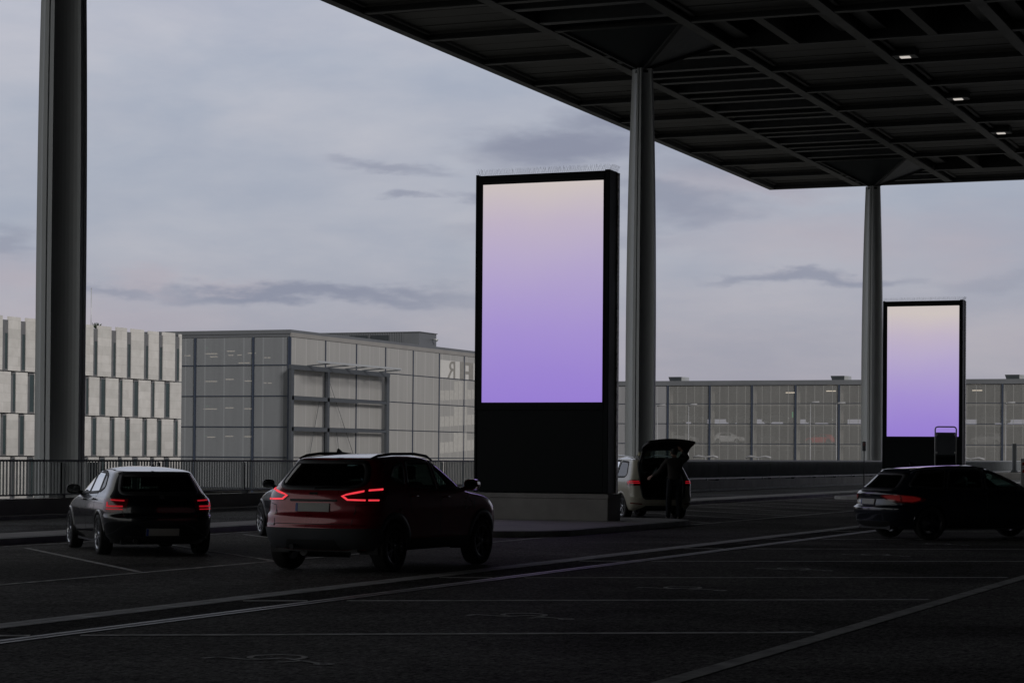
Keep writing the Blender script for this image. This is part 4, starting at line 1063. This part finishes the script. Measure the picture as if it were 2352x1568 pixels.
for s_ in (-1, 1):
    mb = MB(); mb.tube([(s_*.585,-1.65,1.345),(s_*.59,-1.3,1.385),(s_*.60,-.8,1.415),(s_*.595,-.25,1.412),(s_*.575,.02,1.372)], .012, 8); mb.build('roof_rail', M_['chrome'], est)
headlamp(Be, est, .45, .84, .62, .76)
place(est, -8.33, 44.50, R(-48)); est.scale = (1, 1, 1.02)

# --- cream taxi with raised tailgate
Bt = Body([(.24,-2.02),(.32,-2.16),(.48,-2.235),(.60,-2.245),(.66,-2.225),(.80,-2.205),(1.0,-2.18),(1.10,-2.14),(1.25,-2.07),(1.42,-1.97),(1.52,-1.90),(1.565,-1.86),(1.59,-1.6),(1.62,-1.1),(1.65,-.4),(1.66,0)],
          [(.24,2.0),(.38,2.18),(.55,2.25),(.75,2.22),(.90,2.08),(1.0,1.75),(1.07,1.45),(1.12,1.25),(1.25,.98),(1.40,.66),(1.52,.38),(1.59,.15),(1.63,.0),(1.66,.05)],
          [(.24,.83),(.40,.89),(.60,.91),(.85,.915),(1.0,.90),(1.08,.875),(1.15,.845),(1.3,.79),(1.45,.73),(1.54,.68),(1.59,.61),(1.62,.50),(1.645,.33),(1.66,.16)], 4.53, .34, .7, 3.0, 2.3, .03)
P_cream = paint('cream_paint', (.56,.53,.43), 0, .35)
taxi, _ = make_car('taxi_van', Bt, dict(paint=P_cream, wr=.33, axles=(-1.37,1.42), track=1.57, rimr=.235, spokes=5, belt=1.08, cowl=1.1, seat1=.05, seat2=-.8, glass=glass('taxi_glass', (.35,.38,.38), 1.0, .02, 1.9),
    side_windows=[[(.95,1.10),(.36,1.49),(-.05,1.545),(-.08,1.10)], [(-.16,1.10),(-.13,1.545),(-.82,1.54),(-.86,1.10)], [(-.93,1.11),(-.90,1.535),(-1.42,1.51),(-1.60,1.20),(-1.50,1.12)]],
    rear_window=None, hole=roundpoly([(-.58,.56),(.58,.56),(.64,.95),(.62,1.30),(.56,1.545),(-.56,1.545),(-.62,1.30),(-.64,.95)], .1), windscreen=[(-.70,1.13),(.70,1.13),(.58,1.56),(-.58,1.56)],
    arch=.37, mirror=(.88,1.10), plate=None, handles=[(.02,.98),(-.75,1.0)], seams=[[(-.12,1.08),(-.12,.35)],[(1.08,1.04),(1.04,.45)],[(-.86,1.08),(-.86,.80)]], antenna=[]),
    'cream taxi van with its dark tailgate raised, parked beside the large display board', 'taxi')
tail_lamp(Bt, taxi, [(.60,1.02),(.62,.90),(.85,.885),(1.08,.90),(1.15,.99),(1.06,1.04),(.80,1.045)], M_['tailred'],
          [[(.66,1.0),(.98,1.005),(.98,1.02),(.66,1.015)], [(.64,.955),(.92,.955),(.98,1.0),(.95,1.0),(.90,.975),(.64,.975)], [(.98,.93),(1.08,1.0),(1.05,1.0),(.95,.93)]])
for s_ in (-1, 1): patch(Bt, 'reflector', [(.60,.40),(.95,.42),(.95,.45),(.60,.425)], 'wrap', M_['lens'], taxi, .008, .01, s_)
patch(Bt, 'lower_bumper', [(-.70,.25),(.70,.25),(.50,.36),(-.50,.36)], 'rear', M_['plastic'], taxi, .010, .02)
op = roundpoly([(-.58,.56),(.58,.56),(.64,.95),(.62,1.30),(.56,1.545),(-.56,1.545),(-.62,1.30),(-.64,.95)], .1)
stroke(Bt, 'boot_frame', op, .07, 'rear', M_['plastic'], taxi, .004, .05)
mb = MB(); mb.box(-.68, .68, -2.14, -1.0, .50, .55); mb.box(-.70, -.66, -2.10, -.85, .55, 1.05); mb.box(.66, .70, -2.10, -.85, .55, 1.05); mb.box(-.66, .66, -1.02, -.98, .55, 1.10); mb.build('boot_floor', M_['plastic'], taxi)
# tailgate: closed profile turned about the hinge
gt = empty('tailgate', (0, 0, 0)); bpy.data.objects.remove(gt)
ang = R(102); hy, hz = -1.86, 1.575
prof = [(0,0),(-.05,-.06),(-.22,-.47),(-.29,-.52),(-.34,-.62),(-.37,-.97),(-.36,-1.0)]
def gp(y, z, x, o=0):
    yy = y+o; zz = z
    return (x, hy+yy*math.cos(ang)+zz*math.sin(ang), hz-yy*math.sin(ang)+zz*math.cos(ang))
def gate_pt(i, x, o): 
    w_ = [.57, .60, .67, .69, .70, .68, .64][i]; y, z = prof[i]; cur = .07*(x*x)*(1 if i > 0 else .4)
    return gp(y, z, x*w_, o+cur)
nx = 12; mb = MB(); vs = []
for o in (0, .06):
    for i in range(7):
        for k in range(nx+1): vs.append(gate_pt(i, -1+2*k/nx, o))
fs = []; NN = 7*(nx+1)
def gi(o, i, k): return o*NN+i*(nx+1)+k
for i in range(6):
    for k in range(nx):
        if i in (1,) and 1 <= k < nx-1: continue
        fs.append((gi(0,i,k), gi(0,i,k+1), gi(0,i+1,k+1), gi(0,i+1,k))); fs.append((gi(1,i,k), gi(1,i+1,k), gi(1,i+1,k+1), gi(1,i,k+1)))
for i in range(6):
    fs.append((gi(0,i,0), gi(0,i+1,0), gi(1,i+1,0), gi(1,i,0))); fs.append((gi(0,i,nx), gi(1,i,nx), gi(1,i+1,nx), gi(0,i+1,nx)))
for k in range(nx): fs.append((gi(0,0,k), gi(1,0,k), gi(1,0,k+1), gi(0,0,k+1))); fs.append((gi(0,6,k), gi(0,6,k+1), gi(1,6,k+1), gi(1,6,k)))
mb.add(vs, fs, False); gate = mb.build('tailgate', M_['plastic'], taxi); gate['label'] = 'raised dark tailgate of the cream taxi'
mb = MB(); vs = [gate_pt(i, -1+2*k/nx, .02) for i in (1, 2) for k in range(1, nx)]; m_ = nx-1
mb.add(vs, [(k, k+1, m_+k+1, m_+k) for k in range(m_-1)], True); mb.build('tailgate_window', M_['privacy'], gate)
for s_ in (-1, 1):
    mb = MB(); mb.tube([(s_*.60,-1.99,1.22), gp(-.18,-.36,s_*.58,.05)], .014, 8); mb.build('gas_strut', M_['plastic'], taxi)
mb = MB(); mb.prism(rrect(-.17, .17, -.98, -.86, .04, 3), 1.66, 1.76); 
ts_ = mb.build('taxi_sign', M_['creamsign'], taxi, .02); ts_.location = (-.30, -.60, .02)
mb = MB(); mb.tube([(-.42,-1.30,1.63),(-.42,-1.34,1.70),(-.36,-1.42,1.74)], .014, 6); mb.build('antenna', M_['plastic'], taxi)
for s_ in (-1, 1):
    mb = MB(); mb.tube([(s_*.60,-1.72,1.60),(s_*.605,-1.5,1.64),(s_*.61,-.8,1.68),(s_*.60,-.1,1.69),(s_*.58,.15,1.64)], .015, 8); mb.build('roof_rail', M_['chrome'], taxi)
headlamp(Bt, taxi, .45, .84, .80, .95)
place(taxi, -18.95, 54.6, R(41)); taxi.scale = (.94, .94, .955)

# --- cars inside the far garage: each its own thing, seen small through the screens
def small_car(kind, paint_, label):
    B_ = {'suv': Bs, 'hatch': Bh, 'van': Bt}[kind]
    sp = dict(paint=paint_, wr=.34, axles=(-1.38,1.33), track=1.56, rimr=.22, spokes=5, belt=1.0, cowl=.9, seat1=-.1, seat2=-1.0, nz=26, q=.35, mirror=(.62,1.05 if kind != 'hatch' else .95),
              side_windows=[[(.62,1.13),(.16,1.46),(-.20,1.48),(-.22,1.12)], [(-.30,1.12),(-.28,1.48),(-.90,1.44),(-1.2,1.2)]] if kind != 'hatch' else [[(.6,.98),(.16,1.27),(-.2,1.31),(-.24,.98)],[(-.32,.98),(-.3,1.31),(-.8,1.28),(-1.1,1.02)]])
    c, _ = make_car('garage_car', B_, sp, label, 'car', 'cars parked inside the far garage'); return c
Pw = paint('white_paint', (.75,.75,.76)); Pr = paint('bright_red_paint', (.7,.04,.03)); Pg = paint('grey_paint', (.30,.30,.31), .2); Pd = paint('slate_paint', (.03,.035,.04), .2)
cars = {}
GC = [('suv', Pw, 'white car seen through the far garage screen, right of the raised tailgate', -88.1, 3.42, 90),
      ('hatch', Pr, 'bright red car seen through the screen left of the farthest column', -75.2, 3.42, -90),
      ('van', Pg, 'grey van seen through the screen above the raised tailgate', -94.8, 3.42, 90),
      ('hatch', Pd, 'dark car seen through the screen just right of the white car', -82.4, 3.42, 90),
      ('suv', Pd, 'dark car silhouette in a light gap, above the raised tailgate', -93.6, 6.18, 90),
      ('hatch', Pd, 'dark car silhouette, second from the left in the garage light gap', -86.4, 6.18, -90),
      ('suv', Pd, 'dark car silhouette in the middle of the garage light gap', -81.2, 6.18, 90),
      ('hatch', Pd, 'dark rounded car silhouette in the light gap, left of the farthest column', -75.0, 6.18, 90),
      ('hatch', Pr, 'red car seen through the screen at the right edge beyond the far display board', -45.2, 3.42, 90),
      ('hatch', Pd, 'dark car silhouette in the light gap right of the far display board', -51.6, 6.18, 90),
      ('van', Pg, 'grey van seen through the screen right of the far display board, second level', -52.6, 3.42, -90)]
for kind, p_, label, x, z, hd in GC:
    key = (kind, p_.name)
    if key not in cars: cars[key] = small_car(kind, p_, label); o = cars[key]
    else: o = copy_tree(cars[key]); o['label'] = label
    o.location = (x, FY+2.4, z); o.rotation_euler = (0, 0, R(-hd))

# ------------------------------------------------------------------ person loading the taxi
def skin_obj(name, pts, edges, rad, m, parent=None, sub=2):
    me = bpy.data.meshes.new(name); me.from_pydata(pts, edges, []); o = link_mesh(name, me, None, None)
    sm_ = o.modifiers.new('s', 'SKIN'); sm_.use_smooth_shade = True
    for i, r_ in enumerate(rad):
        v = o.data.skin_vertices[0].data[i]; v.radius = r_ if isinstance(r_, tuple) else (r_, r_); v.use_root = (i == 0)
    ss = o.modifiers.new('u', 'SUBSURF'); ss.levels = sub; ss.render_levels = sub
    dg = bpy.context.evaluated_depsgraph_get(); me2 = bpy.data.meshes.new_from_object(o.evaluated_get(dg)); me2.name = name
    bpy.data.objects.remove(o); me2.materials.clear(); me2.materials.append(m)
    me2.polygons.foreach_set('use_smooth', [True]*len(me2.polygons))
    o = bpy.data.objects.new(name, me2); col.objects.link(o); o.parent = parent; return o
def skin_try(*a, **k):
    return skin_obj(*a, **k)
# local frame: x right, y forward (facing the boot), standing height about 1.80
hipL, hipR = (-.10,0,.94), (.10,0,.94)
kneeL, kneeR = (-.13,.05,.50), (.12,.03,.50)
ankL, ankR = (-.17,-.06,.09), (.13,-.02,.09)
shL, shR = (-.19,.04,1.47), (.19,.03,1.47)
elL, elR = (-.36,.10,1.22), (.36,.06,1.56)
wrL, wrR = (-.50,.34,1.10), (.24,.24,1.74)
pts = [(0,0,.96),(0,.01,1.12),(0,.03,1.32),(0,.03,1.46),(0,.04,1.55),(0,.06,1.62),(0,.075,1.70),(0,.07,1.76),
       hipL, kneeL, ankL, (-.17,.09,.045), hipR, kneeR, ankR, (.13,.14,.045),
       shL, elL, wrL, shR, elR, wrR]
ed = [(0,1),(1,2),(2,3),(3,4),(4,5),(5,6),(6,7),(0,8),(8,9),(9,10),(10,11),(0,12),(12,13),(13,14),(14,15),(3,16),(16,17),(17,18),(3,19),(19,20),(20,21)]
rad = [(.15,.10),(.14,.095),(.16,.105),(.11,.08),(.052,.052),(.07,.078),(.078,.095),(.065,.08),(.085,.09),(.058,.06),(.04,.042),(.045,.03),(.085,.09),(.058,.06),(.04,.042),(.045,.03),
       .062,.045,.028,.062,.045,.028]
# hands grown on the same skeleton: palm, four fingers, thumb
def hand(iw, w_, d, side_v, up_v):
    d = Vector(d).normalized(); s_ = Vector(side_v).normalized(); u = Vector(up_v).normalized(); w_ = Vector(w_)
    k = len(pts); palm = w_+d*.06; pts.append(tuple(palm)); ed.append((iw, k)); rad.append((.032, .018))
    for j, (o_, L_) in enumerate(((-.030,.070),(-.010,.082),(.010,.078),(.028,.062))):
        b = palm+d*.035+s_*o_; m1 = b+d*L_*.5-u*.008; e = b+d*L_*.8-u*.035
        n = len(pts); pts.extend([tuple(b), tuple(m1), tuple(e)]); ed.extend([(k, n), (n, n+1), (n+1, n+2)]); rad.extend([.0095, .009, .0075])
    b = w_+d*.035-s_*.035; e = b+d*.03-s_*.025-u*.01; f_ = e+d*.025-u*.012; n = len(pts); pts.extend([tuple(b), tuple(e), tuple(f_)]); ed.extend([(k, n), (n, n+1), (n+1, n+2)]); rad.extend([.012, .011, .009])
hand(18, wrL, Vector(wrL)-Vector(elL), (.2,.1,1), (.3,-1,0)); hand(21, wrR, Vector(wrR)-Vector(elR), (1,.5,0), (0,1,-.3))
PX, PY = -17.05, 52.25
person = skin_obj('person', pts, ed, rad, M_['skin'])
tag(person, 'person in dark clothes loading the cream taxi, one arm raised to its tailgate', 'person')
person.location = (PX, PY, .006); person.rotation_euler = (0, 0, R(30)); person.scale = (1.0, 1.0, 1.0)
jp = [(0,-.0,.93),(0,.005,1.12),(0,.03,1.32),(0,.03,1.45),(0,.04,1.565),shL,elL,tuple(Vector(elL).lerp(Vector(wrL),.93)),shR,elR,tuple(Vector(elR).lerp(Vector(wrR),.93))]
skin_obj('jacket', jp, [(0,1),(1,2),(2,3),(3,4),(3,5),(5,6),(6,7),(3,8),(8,9),(9,10)], [(.195,.135),(.175,.125),(.19,.135),(.135,.10),(.064,.064),.078,.064,.044,.078,.064,.044], mat('jacket_cloth', (.045,.040,.037), .9, var=.25, scale=9, bump=.6, bscale=12), person)
tp = [(0,0,.97),hipL,kneeL,tuple(Vector(ankL)+Vector((0,0,-.02))),hipR,kneeR,tuple(Vector(ankR)+Vector((0,0,-.02)))]
skin_obj('trousers', tp, [(0,1),(1,2),(2,3),(0,4),(4,5),(5,6)], [(.155,.115),(.105,.11),(.08,.082),(.062,.065),(.105,.11),(.08,.082),(.062,.065)], M_['trousers'], person)
for (x, y) in ((-.17, -.06), (.13, -.02)):
    skin_obj('shoe', [(x,y-.05,.05),(x,y+.06,.045),(x,y+.17,.035)], [(0,1),(1,2)], [(.055,.058),(.055,.05),(.048,.035)], M_['plastic'], person)
skin_obj('hair', [(0,.035,1.62),(0,.035,1.68),(0,.045,1.745),(0,.06,1.80)], [(0,1),(1,2),(2,3)], [(.070,.050),(.092,.085),(.096,.105),(.062,.075)], M_['hair'], person)
mb = MB()
for s_ in (-1, 1): mb.lathe([(.0,-.008),(.028,-.006),(.03,.004),(.0,.008)], 12, 'x', (s_*.083, .06, 1.685))
mb.add([(0,.185,1.68),(-.016,.165,1.655),(.016,.165,1.655),(0,.155,1.71)], [(0,1,2),(0,3,1),(0,2,3)])
for s_ in (-1, 1): mb.lathe([(.0,-.006),(.010,-.003),(.0,.006)], 8, 'x', (s_*.03, .158, 1.70))
mb.build('face', M_['skin'], person)

# ------------------------------------------------------------------ street furniture
b = empty('sign_frame', (-13.99, 70.97, 0), R(22), 'grey blank sign board in a tubular white frame standing before the far display board', 'sign')
mb = MB(); w2, h2 = .34, 2.62
mb.tube([(-w2,0,.0),(-w2,0,h2-.08),(-w2+.02,0,h2-.025),(-w2+.08,0,h2),(w2-.08,0,h2),(w2-.02,0,h2-.025),(w2,0,h2-.08),(w2,0,0)], .023, 10); mb.build('tube_frame', M_['tubegrey'], b)
MB().box(-w2+.03, w2-.03, -.015, .015, 1.72, 2.44).build('board', mat('sign_back', (.12,.132,.15), .5, .1), b)
mb = MB(); mb.box(-w2+.03, w2-.03, -.013, .013, .45, 1.68); mb.build('lower_board', M_['board'], b)
for x in (-w2+.035, w2-.035):
    for z in (1.79, 2.37): MB().box(x-.035, x+.035, -.03, -.016, z-.03, z+.03).build('clamp', M_['white'], b)
def lamp_post(x, y, top, kind, label, grp):
    p_ = empty('street_lamp', (x, y, -7), 0, label, 'street lamp', grp); h = top+7
    mb = MB(); mb.tube([(0,0,0),(0,0,h)], [.09,.045], 10); mb.build('pole', M_['lampgrey'], p_)
    mb = MB()
    if kind == 2:
        mb.tube([(-1.5,0,h-.02),(-.9,0,h+.12),(0,0,h),(.9,0,h+.12),(1.5,0,h-.02)], [.1,.13,.07,.13,.1], 8)
    else:
        mb.tube([(0,0,h-.05),(.35,0,h+.08),(1.1,0,h+.12)], [.06,.12,.10], 8)
    mb.build('lamp_head', M_['lampgrey'], p_)
G = 'street lamps below the far garage'
lamp_post(-84.65, 265, 8.04, 1, 'tall thin street lamp in front of the far garage, above the raised tailgate', G)
lamp_post(-68.94, 265, 8.3, 1, 'tall thin street lamp left of the farthest column, before the red garage car', G)
lamp_post(-65.66, 265, 8.21, 1, 'tall thin street lamp close to the left side of the farthest column', G)
lamp_post(-45.1, 265, 8.2, 1, 'tall thin street lamp at the right edge beyond the far display board', G)
lamp_post(-88.8, 265, 8.0, 1, 'tall thin street lamp just right of the central grey column', G)
lamp_post(-76.15, 245, 1.55, 2, 'low double-armed lamp head peeping over the barrier right of the raised tailgate', G)
lamp_post(-69.83, 245, 1.55, 2, 'low double-armed lamp head peeping over the barrier, second from the tailgate', G)
lamp_post(-45.50, 245, 1.55, 2, 'low double-armed lamp head just right of the far display board', G)
sp_ = empty('road_sign', (XW+1.2, 125.9, 0), 0, 'narrow road sign seen edge-on on a thin pole left of the farthest column', 'sign')
MB().tube([(0,0,0),(0,0,2.56)], .03, 8).build('pole', M_['dsteel'], sp_)
mb = MB(); mb.box(-.10, .10, -.02, .02, 2.0, 2.54); mb.build('board', M_['dsteel'], sp_)
mb = MB(); mb.box(-.07, .07, -.026, -.021, 2.3, 2.48); mb.build('face', mat('dim_red', (.12,.03,.03), .5), sp_)
# right background: dark fence bays, dark bollard, chevron panel
bo = empty('bollard', (-28.577, 171.9, 0), 0, 'tall dark round bollard with a flared foot at the right edge', 'bollard')
MB().lathe([(0,2.78),(.17,2.78),(.17,.8),(.30,.60),(.30,.56),(0,.56)], 20).build('post', M_['dsteel'], bo)
MB().box(-1.6, 1.6, -.8, .8, .009, .555).build('base', M_['concrete'], bo, .02)
cs = empty('chevron_panel', (-16.15, 101.4, 0), R(22), 'white and red chevron traffic panel cut off at the right edge', 'sign')
MB().box(-.42, .42, -.02, .02, .35, 1.62).build('board', M_['white'], cs)
mb = MB()
for z in (.95, 1.28):
    mb.add([(-.36,-.024,z),(0,-.024,z+.28),(.36,-.024,z),(.36,-.024,z+.15),(0,-.024,z+.43-.08),(-.36,-.024,z+.15)], [(0,1,4,5),(1,2,3,4)])
mb.build('chevron', M_['red'], cs)
MB().tube([(0,.05,0),(0,.05,1.6)], .03, 8).build('pole', M_['alu'], cs)
